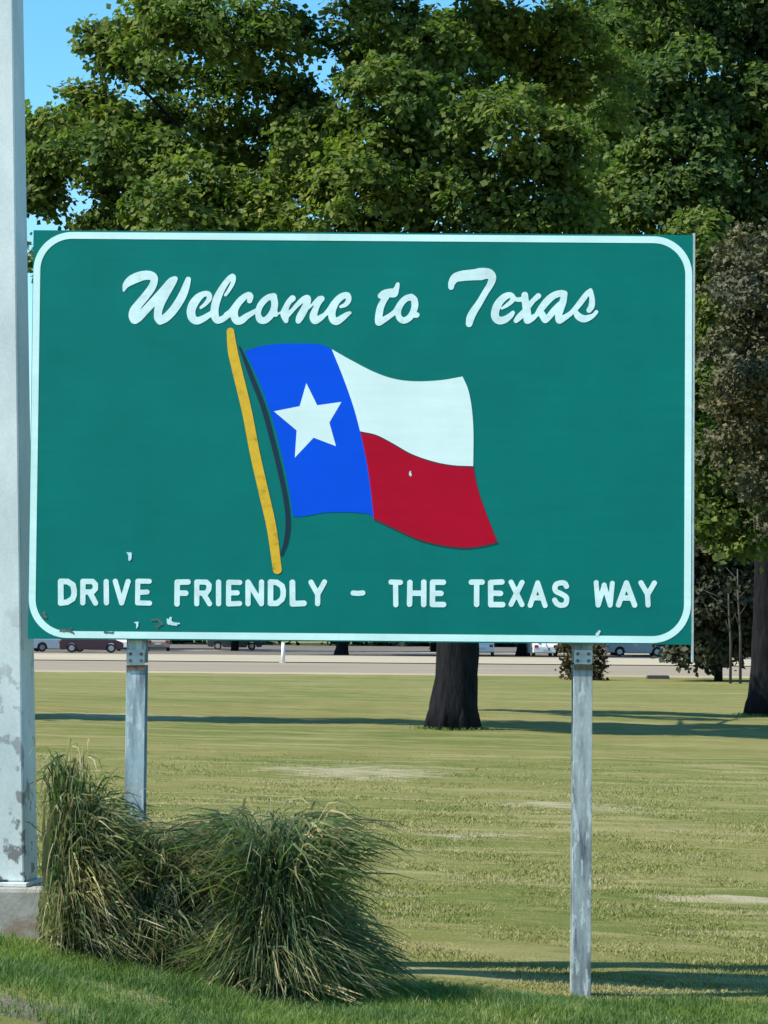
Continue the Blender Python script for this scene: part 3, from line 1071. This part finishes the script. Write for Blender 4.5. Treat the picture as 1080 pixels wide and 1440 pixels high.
def strokes_mesh(name, strokes, mat, depth, cell=.0032, rscale=1.0, curve=True):
    """strokes in photograph pixels (x, y, radius px) -> one welded flat shape (union)."""
    C = []
    for s in strokes:
        S_ = spline(s, .5) if curve else None
        if not curve:
            S_ = np.concatenate([np.linspace(s[i], s[i + 1], max(2, int(math.dist(s[i][:2], s[i + 1][:2]) / .5))) for i in range(len(s) - 1)]) if len(s) > 1 else np.array(s, float)
        for x_, y_, r_ in S_:
            u, v = suv(x_, y_)
            C.append((u, v, max(.3, r_ * rscale) / PXM))
    C = np.array(C)
    m_ = .02
    xs = np.arange(C[:, 0].min() - m_ - .04, C[:, 0].max() + m_ + .04, cell)
    ys = np.arange(C[:, 1].min() - m_ - .04, C[:, 1].max() + m_ + .04, cell)
    X, Y = np.meshgrid(xs, ys)
    D = np.full(X.shape, 1e9)
    for u, v, r in C:
        D = np.minimum(D, np.hypot(X - u, Y - v) - r)
    D = np.where(np.abs(D) < 1e-7, 1e-7, D)
    verts, faces, vid = [], [], {}
    def vert(key, p):
        if key not in vid:
            vid[key] = len(verts)
            verts.append((p[0], -depth, p[1]))
        return vid[key]
    ny, nx = D.shape
    I = D < 0
    act = I[:-1, :-1] | I[1:, :-1] | I[:-1, 1:] | I[1:, 1:]
    for j, i in zip(*np.nonzero(act)):
        cs = [(i, j), (i + 1, j), (i + 1, j + 1), (i, j + 1)]
        poly = []
        for k in range(4):
            a, b_ = cs[k], cs[(k + 1) % 4]
            da, db = D[a[1], a[0]], D[b_[1], b_[0]]
            if da < 0:
                poly.append(vert(('c',) + a, (xs[a[0]], ys[a[1]])))
            if (da < 0) != (db < 0):
                f = da / (da - db)
                key = ('e',) + (a + b_ if a < b_ else b_ + a)
                poly.append(vert(key, (xs[a[0]] + f * (xs[b_[0]] - xs[a[0]]), ys[a[1]] + f * (ys[b_[1]] - ys[a[1]]))))
        if len(poly) >= 3:
            faces.append(tuple(poly))
    me = bpy.data.meshes.new(name)
    me.from_pydata(verts, [], faces)
    me.update()
    me.materials.append(mat)
    return newobj(name, me, SIGN)


def zs(ox, oy, sc, pts):
    return [(ox + x_ / sc, oy + y_ / sc, r_ / sc) for x_, y_, r_ in pts]


def R1(*p): return zs(160, 370, 6, p)
def R2(*p): return zs(320, 370, 6, p)
def R3(*p): return zs(500, 370, 6, p)
def R4(*p): return zs(670, 370, 6, p)


LD = .0007
strokes_mesh('script_letter', [
    R1((84, 232, 9), (102, 185, 26), (140, 150, 38), (190, 124, 42), (250, 105, 40), (305, 104, 38), (336, 122, 34), (340, 158, 31), (315, 215, 33), (262, 285, 34), (212, 345, 35), (175, 400, 40), (165, 445, 40), (175, 475, 38)),
    R1((180, 478, 36), (215, 455, 34), (265, 400, 34), (330, 330, 34), (395, 262, 36), (445, 205, 36), (485, 155, 32), (516, 134, 24)),
    R1((505, 150, 28), (470, 205, 33), (425, 275, 38), (390, 345, 38), (374, 410, 34), (375, 460, 35), (392, 486, 34)),
    R1((392, 486, 34), (440, 460, 36), (495, 405, 36), (545, 335, 36), (585, 262, 35), (612, 190, 30), (628, 138, 23))], M['letter_sheet'], LD)
strokes_mesh('script_letters', [
    # e
    R1((735, 376, 12), (775, 342, 17), (806, 298, 22), (798, 264, 25), (760, 260, 24), (712, 292, 33), (672, 345, 38), (652, 405, 37), (662, 460, 35), (700, 487, 32), (755, 468, 28), (800, 440, 24), (840, 415, 22)),
    # l
    R1((943, 268, 13), (972, 228, 15), (1003, 170, 18), (1012, 125, 19), (998, 110, 20), (958, 150, 24), (912, 218, 28), (872, 300, 34), (852, 380, 34), (852, 440, 34), (872, 482, 28), (912, 474, 27), (955, 445, 25), (1000, 405, 27), (1040, 360, 27)),
    # c
    R2((186, 318, 22), (194, 280, 24), (175, 264, 21), (130, 296, 28), (85, 345, 30), (58, 398, 32), (58, 450, 33), (80, 488, 31), (118, 482, 31), (160, 450, 26), (210, 420, 21), (245, 400, 19)),
    R2((-10, 440, 25), (30, 410, 26), (62, 372, 28)),
    # o
    R2((388, 282, 30), (345, 290, 26), (300, 325, 27), (268, 375, 26), (258, 430, 24), (275, 475, 30), (312, 484, 28), (352, 455, 28), (385, 405, 29), (398, 345, 29), (388, 285, 30)),
    R2((390, 400, 30), (405, 432, 20), (412, 438, 12)),
    R2((412, 436, 8), (450, 415, 8), (478, 400, 14)),
    # m
    R2((548, 298, 27), (518, 328, 24), (492, 378, 26), (478, 425, 32), (488, 465, 27), (494, 488, 19)),
    R2((500, 440, 26), (548, 396, 18), (590, 350, 20), (640, 306, 24), (674, 296, 27), (672, 335, 29), (645, 395, 32), (612, 455, 32), (597, 488, 23)),
    R2((628, 430, 16), (662, 392, 14), (700, 365, 10), (740, 325, 14), (775, 300, 22)),
    R2((794, 300, 25), (765, 340, 24), (742, 390, 26), (724, 445, 32), (736, 484, 31), (775, 468, 27), (820, 435, 19), (850, 408, 19)),
    # e
    R2((955, 368, 13), (995, 350, 19), (1021, 312, 23), (1012, 272, 25), (968, 280, 28), (922, 318, 30), (893, 370, 31), (880, 425, 31), (888, 472, 32), (918, 492, 31), (960, 468, 28), (1005, 435, 21), (1032, 420, 14)),
    R2((820, 435, 18), (860, 395, 24), (900, 340, 28))], M['letter_sheet'], LD)
strokes_mesh('script_letters', [
    R3((212, 276, 25), (245, 256, 30), (290, 245, 30), (325, 240, 28), (345, 215, 23), (356, 178, 16)),
    R3((300, 265, 25), (330, 262, 25), (345, 235, 20)),
    R3((262, 275, 28), (236, 320, 27), (210, 375, 30), (198, 435, 31), (190, 488, 27), (198, 505, 24), (232, 482, 26), (285, 448, 22), (335, 408, 22), (372, 350, 24)),
    R3((470, 286, 28), (425, 300, 27), (385, 340, 27), (362, 400, 24), (366, 455, 25), (402, 484, 27), (450, 465, 27), (482, 420, 27), (500, 365, 29), (495, 312, 29), (470, 286, 28)),
    R3((480, 435, 22), (512, 438, 24), (520, 436, 20))], M['letter_sheet'], LD)
strokes_mesh('script_letter', [
    R3((806, 202, 24), (812, 168, 29), (842, 125, 38), (900, 108, 44), (980, 100, 46), (1060, 94, 50)) ,
    R4((20, 92, 50), (60, 88, 48), (100, 90, 44), (126, 108, 38), (132, 140, 32), (112, 190, 28), (80, 240, 27), (48, 295, 27), (15, 350, 29), (-22, 405, 32), (-50, 460, 34), (-62, 512, 28))], M['letter_sheet'], LD)
strokes_mesh('script_letters', [
    R4((215, 382, 11), (262, 352, 17), (300, 318, 20), (306, 284, 22), (278, 270, 25), (232, 290, 30), (186, 340, 33), (160, 400, 34), (160, 455, 34), (192, 484, 33), (240, 476, 30), (285, 445, 24), (308, 418, 17)),
    R4((310, 296, 22), (345, 308, 18), (385, 305, 22)),
    R4((408, 270, 28), (412, 320, 30), (422, 380, 33), (428, 440, 34), (428, 488, 25), (465, 468, 26), (505, 438, 18)),
    R4((522, 278, 24), (484, 312, 21), (448, 352, 24), (405, 410, 26), (362, 455, 27), (334, 486, 20)),
    R4((505, 438, 18), (545, 385, 28), (595, 322, 31), (655, 272, 29), (715, 255, 28), (748, 254, 20)),
    R4((540, 415, 28), (560, 445, 30), (580, 485, 22), (612, 452, 26), (655, 400, 27), (705, 350, 27)),
    R4((742, 262, 26), (730, 325, 30), (708, 390, 30), (692, 445, 29), (698, 488, 24), (740, 462, 25), (790, 428, 21), (835, 385, 23), (885, 322, 25), (930, 262, 23), (963, 228, 16)),
    R4((964, 240, 20), (975, 300, 23), (972, 360, 26), (950, 398, 22)),
    R4((835, 410, 20), (860, 448, 30), (905, 470, 31), (955, 458, 24), (990, 438, 17), (1012, 412, 16))], M['letter_sheet'], LD)

# block letters of the bottom line
def L(ch, x0, x1, y0, y1, r=3.7):
    a, c, t0, b0 = x0 + r, x1 - r, y0 + r, y1 - r
    mx, my = (a + c) / 2, (t0 + b0) / 2
    P = lambda *p: [(q[0], q[1], r) for q in p]
    G = {
        'D': [P((a, t0), (a, b0)), P((a, t0), (mx, t0 + .3), (c - 1.5, t0 + 5), (c, my - 3), (c, my + 4), (c - 2, b0 - 6), (mx, b0 - .5), (a, b0))],
        'R': [P((a, t0), (a, b0)), P((a, t0), (c - 4, t0), (c - .3, t0 + 4), (c - .3, my - 5), (c - 4, my), (a, my)), P((mx, my), (c, b0))],
        'I': [P((mx, t0), (mx, b0))],
        'V': [P((a, t0), (mx, b0)), P((c, t0), (mx, b0))],
        'E': [P((c, t0), (a, t0), (a, b0), (c + .5, b0)), P((a, my), (c - 3, my))],
        'F': [P((c, t0), (a, t0), (a, b0)), P((a, my), (c - 3, my))],
        'N': [P((a, b0), (a, t0)), P((a, t0), (c, b0)), P((c, b0), (c, t0))],
        'L': [P((a, t0), (a, b0), (c, b0))],
        'Y': [P((a, t0), (mx, my + 1)), P((c, t0), (mx, my + 1)), P((mx, my + 1), (mx, b0))],
        'T': [P((a, t0), (c, t0)), P((mx, t0), (mx, b0))],
        'H': [P((a, t0), (a, b0)), P((c, t0), (c, b0)), P((a, my), (c, my))],
        'X': [P((a, t0), (c, b0)), P((c, t0), (a, b0))],
        'A': [P((mx, t0), (a, b0)), P((mx, t0), (c, b0)), P((a + 4, b0 - 10), (c - 4, b0 - 10))],
        'S': [P((c - .5, t0 + 5), (c - 3, t0 + 1), (mx, t0), (a + 2, t0 + 2), (a, t0 + 8), (a + 2, my - 3), (mx, my), (c - 2, my + 4), (c, b0 - 8), (c - 2, b0 - 2), (mx, b0), (a + 3, b0 - 2), (a, b0 - 7))],
        'W': [P((a, t0), (a + 3, b0)), P((a + 3, b0), (mx, t0 + 3)), P((mx, t0 + 3), (c - 3.5, b0)), P((c - 3.5, b0), (c, t0))],
        '-': [P((a, t0 + .3), (mx, t0 + .8), (c, t0 + .3))],
    }[ch]
    rj = 1 + .05 * RNG.normal()
    G = [[(x_ + RNG.normal() * .25, y_ + RNG.normal() * .25, rr * rj) for x_, y_, rr in s] for s in G]
    strokes_mesh('letter' if ch != '-' else 'dash', G, M['letter_sheet'], LD, curve=(ch == 'S'))


for ch, x0, x1 in (('D', 81.5, 108), ('R', 113, 138), ('I', 145.5, 153.7), ('V', 158.5, 184), ('E', 190, 213.5)):
    L(ch, x0, x1, 814, 851.5)
for ch, x0, x1 in (('F', 245.5, 268), ('R', 273, 298), ('I', 303, 312), ('E', 318, 340.5), ('N', 345, 371.5), ('D', 376.5, 402), ('L', 407.5, 430.5), ('Y', 433.5, 460)):
    L(ch, x0, x1, 815, 852.7)
L('-', 493, 514, 830, 837.6, 3.7)
for ch, x0, x1 in (('T', 546, 567), ('H', 572.5, 599.5), ('E', 604.5, 627), ('T', 659, 681.5), ('E', 686.5, 710), ('X', 715, 738)):
    L(ch, x0, x1, 815, 853.8)
for ch, x0, x1 in (('A', 742, 770), ('S', 777, 801), ('W', 834.5, 865), ('A', 866, 896), ('Y', 897.5, 924.5)):
    L(ch, x0, x1, 816, 854.6)


# flag
def Z5(pts): return [(280 + x_ / 2.348, 440 + y_ / 2.348) for x_, y_ in pts]
def curve2(pts, n=8):
    s = spline([(x_, y_, 1) for x_, y_ in pts], 2.5)
    return [(a, b_) for a, b_, _ in s]


top_b = curve2(Z5([(150, 127), (195, 112), (250, 103), (330, 101), (400, 104), (438, 120)]))
right_b = curve2(Z5([(438, 120), (475, 212), (508, 305), (532, 393), (552, 485), (566, 580), (577, 680)]))
bot_b = curve2(Z5([(577, 680), (560, 664), (490, 658), (410, 660), (350, 671), (310, 673)]))
left_b = curve2(Z5([(310, 673), (298, 590), (275, 480), (240, 345), (195, 220), (150, 127)]))
top_w = curve2(Z5([(438, 120), (500, 155), (580, 196), (650, 219), (720, 226), (800, 222), (870, 210)]))
right_w = curve2(Z5([(870, 210), (889, 255), (901, 320), (906, 400), (905, 508)]))
mid_w = curve2(Z5([(905, 508), (840, 505), (775, 493), (700, 467), (640, 433), (585, 405), (532, 393)]))
right_r = curve2(Z5([(905, 508), (920, 580), (945, 655), (985, 757)]))
bot_r = curve2(Z5([(985, 757), (930, 770), (870, 775), (795, 766), (720, 746), (645, 712), (577, 680)]))
kmid = min(range(len(right_b)), key=lambda i: math.dist(right_b[i], mid_w[-1]))


def flagpoly(name, px_, mat, depth):
    P = [suv(*q) for q in px_]
    Q = [P[0]]
    for q in P[1:]:
        if math.dist(q, Q[-1]) > 1e-4: Q.append(q)
    if math.dist(Q[0], Q[-1]) < 1e-4: Q.pop()
    area = sum(Q[i][0] * Q[(i + 1) % len(Q)][1] - Q[(i + 1) % len(Q)][0] * Q[i][1] for i in range(len(Q)))
    if area < 0: Q.reverse()
    return face(name, [Q], mat, depth)


FD = .0005
flagpoly('blue_field', top_b + right_b + bot_b + left_b, M['flag_blue'], FD)
flagpoly('white_stripe', top_w + right_w + mid_w + right_b[:kmid + 1][::-1], M['flag_white'], FD + .0003)
flagpoly('red_stripe', mid_w[::-1] + right_r + bot_r + right_b[kmid:][::-1], M['flag_red'], FD + .0006)
star = Z5([(354, 232), (390, 305), (470, 294), (430, 362), (452, 440), (378, 412), (316, 478), (322, 388), (247, 325), (332, 308)])
sP = [suv(*q) for q in star]
cu, cv = sum(q[0] for q in sP) / 10, sum(q[1] for q in sP) / 10
me = bpy.data.meshes.new('star')
me.from_pydata([(cu, -FD - .0004, cv)] + [(a, -FD - .0004, c) for a, c in sP], [], [(0, 1 + i, 1 + (i + 1) % 10) for i in range(10)])
me.update(); me.materials.append(M['flag_white'])
newobj('star', me, SIGN)
strokes_mesh('outline', [[(a, c, .85) for a, c in (mid_w)]], M['outline'], FD + .0009)
strokes_mesh('outline', [[(a, c + .4, .9) for a, c in bot_r]], M['outline'], FD + .0012)
strokes_mesh('flag_pole', [[(324, 466, 5.2), (327, 492, 6.8), (333, 519, 7), (347.5, 580, 7), (359, 640, 7), (371, 693, 7), (382, 743, 6.8), (390, 801, 6.2)]], M['yellow'], FD + .0007)
strokes_mesh('halyard', [[(337, 488, 1.2), (344, 505, 2.4), (353, 528, 3.2), (370, 572, 3.4), (383, 619, 3.4), (394, 664, 3.3), (402, 704, 3.2), (405, 735, 3.4), (402.5, 760, 3.2), (396, 780, 2.0)]], M['rope'], FD + .0004)

# chips, scrapes and bullet marks
for sx, nm, mt in (([(183, 779, 3.4), (182.5, 786, 3.6)], 'chip', 'chip'), ([(577, 667, 2.6)], 'chip', 'chip'),
                   ([(240, 869, 2.6), (238, 875, 5), (243, 877, 4.2)], 'chip', 'chip'), ([(193, 876, 2.6), (193, 880, 2.2)], 'chip', 'chip'),
                   ([(213, 872, 2), (222, 871, 2.6), (227, 876, 2.4), (222, 882, 2)], 'scrape', 'scrape'), ([(843, 888, 2.5), (840, 892, 3.5)], 'chip', 'chip'),
                   ([(61, 862, 2.2), (65, 868, 2.0)], 'chip', 'scrape'), ([(86, 886, 3), (97, 887, 3.2), (103, 890, 2)], 'scrape', 'scrape'),
                   ([(147, 889, 2), (158, 890, 2)], 'scrape', 'scrape')):
    rag = [sx] if len(sx) > 1 else []
    for q in range(9):
        p0 = sx[RNG.integers(0, len(sx))]
        d0 = RNG.normal(size=2) * p0[2] * .7
        rag.append([(p0[0] + d0[0] * .3, p0[1] + d0[1] * .3, p0[2] * .45), (p0[0] + d0[0], p0[1] + d0[1], RNG.uniform(.3, .9))])
    rag.append([(p0[0], p0[1], p0[2] * .7), (p0[0] + .2, p0[1] + .3, p0[2] * .6)])
    strokes_mesh(nm, [[(a_, b_, c_ * .62) for a_, b_, c_ in r_] if i_ == 0 and len(sx) > 1 else r_ for i_, r_ in enumerate(rag)], M[mt], LD + .0009, .0018, 1.0, False)
# heads of the rivets holding the panel, along the wind beams
for vv in (.30, .90):
    for uu in (-1.55, 1.55):
        pass
# backing: horizontal wind beams and an edge strip at the right
for k, fz in enumerate((.14, .5, .86)):
    m = MB()
    m.box(((U0 + U1) / 2, .035, V0 + (V1 - V0) * fz), (U1 - U0 - .1, .05, .075))
    m.build('wind_beam', M['alu'], SIGN)
e0, e1 = suv(975, 332), suv(967, 931)
m = MB()
m.box((U1 + .006, .012, (V1 + .01 + e1[1]) / 2), (.011, .03, V1 + .01 - e1[1]))
m.build('edge_strip', M['alu'], SIGN)


# posts (parts of the sign): I-section, fuse plate and bolts near the top
def post(px_top, px_bot, mat, mname):
    u_t, v_t = suv(px_top, 905)
    # foot on the ground under the same u
    wx = ORI.x + UX.x * u_t
    wy = ORI.y + UX.y * u_t
    foot = gzf(wx, wy) - gzf(ORI.x, ORI.y) - .15
    cut = suv(px_top, 934)[1]
    u = u_t
    FW, DP, TF = .106, .15, .009
    yb = .012 + .05
    def ibeam(z0, z1):
        m = MB()
        zc, h = (z0 + z1) / 2, z1 - z0
        m.box((u, yb, zc), (FW, TF, h))
        m.box((u, yb + DP, zc), (FW, TF, h))
        m.box((u, yb + DP / 2, zc), (.007, DP - TF - .002, h - .001))
        return m
    ibeam(foot, cut - .006).build('post', mat, SIGN, bevel=.002)
    ibeam(cut + .006, V1 - .1).build('post', mat, SIGN, bevel=.002)
    # fuse plate across the cut
    m = MB()
    z0, z1 = cut - .002, cut + .078
    m.box((u, yb - TF / 2 - .006, (z0 + z1) / 2), (FW * .92, .009, z1 - z0))
    m.build('fuse_plate', M['alu'], SIGN, bevel=.002)
    for du in (-.03, .03):
        for dv in (.02, .058):
            b_ = MB()
            b_.tube([(u + du, yb - TF / 2 - .009, z0 + dv), (u + du, yb - TF / 2 - .021, z0 + dv)], [.010, .009], 6)
            b_.build('bolt', M['bolt'], SIGN)
    # rear hinge plate, seen as a dark band below the cut
    m = MB()
    m.box((u, yb - TF / 2 - .005, cut - .020), (FW * .96, .007, .026))
    m.build('hinge_plate', M['bolt'], SIGN)


post(190, 186, M['galv_a'], 'a')
post(821, 817, M['galv_b'], 'b')

# ------------------------------------------------------------------ lamp post on its concrete footing
YL = 15.27
rb = at(49, 1243, YL)                # right edge of the shaft's foot
rt = at(30, 0, YL)
lx = rb.x - .150
lz = gzf(lx, YL)
LAMP = empty('lamp_post', (lx, YL, lz))
tag(LAMP, 'weathered pale square lamp post with dark spots rising along the left edge of the view', 'lamp post')
zt = at(40, 1243, YL).z - lz          # top of footing
rot = Matrix.Rotation(math.radians(-9), 3, 'Z')
m = MB()
m.box((at(63, 1290, YL - .25).x - lx - .26, 0, zt / 2 - .12), (.52, .50, zt + .24), None, .96)
m.build('footing', M['concrete'], LAMP, bevel=.025)
m = MB()
m.box((-.02, 0, zt + .012), (.36, .36, .022), rot)
m.build('base_plate', M['lamp'], LAMP, bevel=.003)
H = 8.5
slope = (rt.x - rb.x) / (rt.z - rb.z)
shaft = MB()
w0, w1 = .27, .16
hr = rt.z - lz - zt
lean = ((rt.x - lx - (w0 + (w1 - w0) * hr / H) * .56) ) / hr * H
vsx = []
for z, w in ((zt + .023, w0), (zt + H, w1)):
    cxz = 0 + (w0 - w) * 0.0
    for a, b_ in ((-.5, -.5), (.5, -.5), (.5, .5), (-.5, .5)):
        p = rot @ Vector((a * w, b_ * w, 0))
        vsx.append((p.x + (lean if z > 4 else 0), p.y, z))
shaft.add(vsx, [(3, 2, 1, 0), (4, 5, 6, 7), (0, 1, 5, 4), (1, 2, 6, 5), (2, 3, 7, 6), (3, 0, 4, 7)])
shaft.build('shaft', M['lamp'], LAMP, bevel=.012)
m = MB()
m.tube([(lean, 0, zt + H - .05), (lean, -.4, zt + H + .25), (lean, -1.2, zt + H + .4)], [.04, .035, .03], 8)
m.build('arm', M['lamp'], LAMP, True)
m = MB()
m.box((lean, -1.45, zt + H + .38), (.28, .6, .12), None, .8)
m.build('lamp_head', M['alu'], LAMP, bevel=.02)
print('lamp', lx, lz, zt)

# ------------------------------------------------------------------ parked cars
CARM = {k: plain('car_paint_' + k, c, .3, .0, .04, 3) for k, c in dict(white=(.72, .72, .70), maroon=(.05, .02, .03), silver=(.36, .36, .37), tan=(.34, .29, .24), dark=(.03, .032, .04)).items()}
M['glass'] = plain('car_glass', (.012, .015, .018), .08, 0, .05, 3)
M['tyre'] = plain('tyre_rubber', (.018, .018, .018), .85)
M['rim'] = plain('rim_alloy', (.38, .38, .40), .35, .6)
M['lampglass'] = plain('headlight_glass', (.55, .55, .52), .15)
M['taillamp'] = plain('tail_light_red', (.30, .012, .01), .25)


def make_car(name, label, paint, tall=0.0):
    """length along local x (front = +x), origin on the ground."""
    root = empty(name)
    tag(root, label, 'car' if tall < .3 else 'van', 'vehicles parked beyond the far road')
    L_, W, Hh = 4.5, 1.78, 1.45 + tall
    def arch(cx, r=.36, n=8):
        return [(cx + r * math.cos(a), .34 + r * math.sin(a)) for a in np.linspace(0, math.pi, n)]
    low = [(2.2, .28), (2.25, .55), (2.15, .75), (1.15 if not tall else 1.7, .92), (-2.1, .95), (-2.25, .7), (-2.2, .28)]
    low += [(-1.75, .24)] + arch(-1.38)[::-1] + [(-.95, .22), (.95, .22)] + arch(1.38)[::-1] + [(1.8, .24)]
    m = MB()
    m.prism([(x_, z_) for x_, z_ in low], -W / 2, W / 2)
    m.build('body', CARM[paint], root, bevel=.05)
    # cabin lofted: bottom outline to a narrower roof
    xb = (1.15 if tall < .3 else 1.75, -1.95)
    xr = ((.35 if tall < .3 else 1.05), (-1.35 if tall < .1 else -1.85))
    v = [(xb[1], -W / 2 + .06, .93), (xb[0], -W / 2 + .06, .91), (xb[0], W / 2 - .06, .91), (xb[1], W / 2 - .06, .93),
         (xr[1], -W / 2 + .24, Hh - .04), (xr[0], -W / 2 + .24, Hh - .04), (xr[0], W / 2 - .24, Hh - .04), (xr[1], W / 2 - .24, Hh - .04)]
    m = MB(); m.add(v, [(0, 1, 5, 4), (1, 2, 6, 5), (2, 3, 7, 6), (3, 0, 4, 7), (4, 5, 6, 7), (3, 2, 1, 0)])
    m.build('windows', M['glass'], root, bevel=.03)
    m = MB()
    m.box(((xr[0] + xr[1]) / 2, 0, Hh - .03), (xr[0] - xr[1] + .06, W - .44, .05))
    for s in (-1, 1):
        for xa, xc in ((xb[0], xr[0]), ((xb[0] + xb[1]) / 2, (xr[0] + xr[1]) / 2), (xb[1], xr[1])):
            m.tube([(xa, s * (W / 2 - .05), .9), (xc, s * (W / 2 - .23), Hh - .03)], [.045, .04], 5)
    m.build('roof', CARM[paint], root, bevel=.015)
    for cx in (-1.38, 1.38):
        for s in (-1, 1):
            w = MB(); w.tube([(cx, s * (W / 2 - .22), .32), (cx, s * (W / 2 - .01), .32)], [.32, .32], 16)
            wo_ = w.build('wheel', M['tyre'], root)
            r = MB(); r.tube([(cx, s * (W / 2 - .02), .32), (cx, s * (W / 2 + .004), .32)], [.2, .19], 12)
            r.build('rim', M['rim'], wo_)
    for s in (-1, 1):
        m = MB(); m.box((2.2, s * .62, .64), (.10, .34, .14)); m.build('headlight', M['lampglass'], root, bevel=.02)
        m = MB(); m.box((-2.22, s * .68, .72), (.08, .26, .2)); m.build('tail_light', M['taillamp'], root, bevel=.02)
    m = MB(); m.box((2.22, 0, .48), (.06, .9, .16)); m.build('grille', M['tyre'], root)
    m = MB(); m.box((-2.24, 0, .55), (.03, .5, .13)); m.build('number_plate', M['lampglass'], root)
    return root


for px, Y, rz, paint, tall, nm, label in (
        (82, 196, 20, 'white', 0, 'parked_car', 'white car parked beside the dark red one, left of the left post'),
        (128, 191, 8, 'maroon', .05, 'parked_car', 'dark red car parked under the lower left corner of the sign'),
        (176, 206, 84, 'white', 0, 'parked_car', 'white car seen end on, partly behind the left post'),
        (222, 210, 95, 'tan', .1, 'parked_car', 'tan car just right of the left post'),
        (677, 193, 88, 'white', .55, 'parked_van', 'white van seen end on, right of the big oak trunk'),
        (762, 192, 94, 'white', .3, 'parked_van', 'white van seen from behind, between far trunk and brown bush'),
        (895, 200, 4, 'silver', 0, 'parked_car', 'silver car right of the right sign post'),
        (1010, 201, 172, 'tan', .1, 'parked_car', 'tan car beside the trunk at the right edge'),
        (330, 222, 3, 'dark', 0, 'parked_car', 'black car in the shade between the left post and the far trunk')):
    x_ = raydir(px, 920).x * Y
    c = make_car(nm, label, paint, tall)
    c.location = (x_, Y, gzf(x_, Y) + .07)
    c.rotation_euler = (0, 0, math.radians(rz))

# short white marker post at the near edge of the pale lane
x_ = raydir(398, 930).x * 147
mk = empty('marker_post', (x_, 147, gzf(x_, 147)))
tag(mk, 'short thin white marker post by the far road, under the left half of the sign', 'marker post')
m = MB(); m.tube([(0, 0, 0), (0, 0, 1.15)], [.11, .09], 8); m.build('shaft', CARM['white'], mk, True)
m = MB(); m.tube([(0, 0, -.03), (0, 0, .10)], [.26, .20], 10); m.build('base', M['concrete_far'], mk)

# low concrete drain inlet on the far edge of the lawn
x_ = raydir(925, 953).x * 112
D_ = empty('drain_inlet', (x_, 112, gzf(x_, 112)))
tag(D_, 'low dark drain inlet at the far edge of the lawn, right of the right post', 'drain')
m = MB(); m.box((0, 0, .05), (.95, .6, .18), None, .92); m.build('frame', M['dark_steel'], D_, bevel=.02)
m = MB()
for k in range(7):
    m.box((-.33 + .11 * k, 0, .146), (.05, .42, .012))
m.build('grate', M['bolt'], D_)
print('tris', sum(len(me_.loops) - 2 * len(me_.polygons) for me_ in bpy.data.meshes))
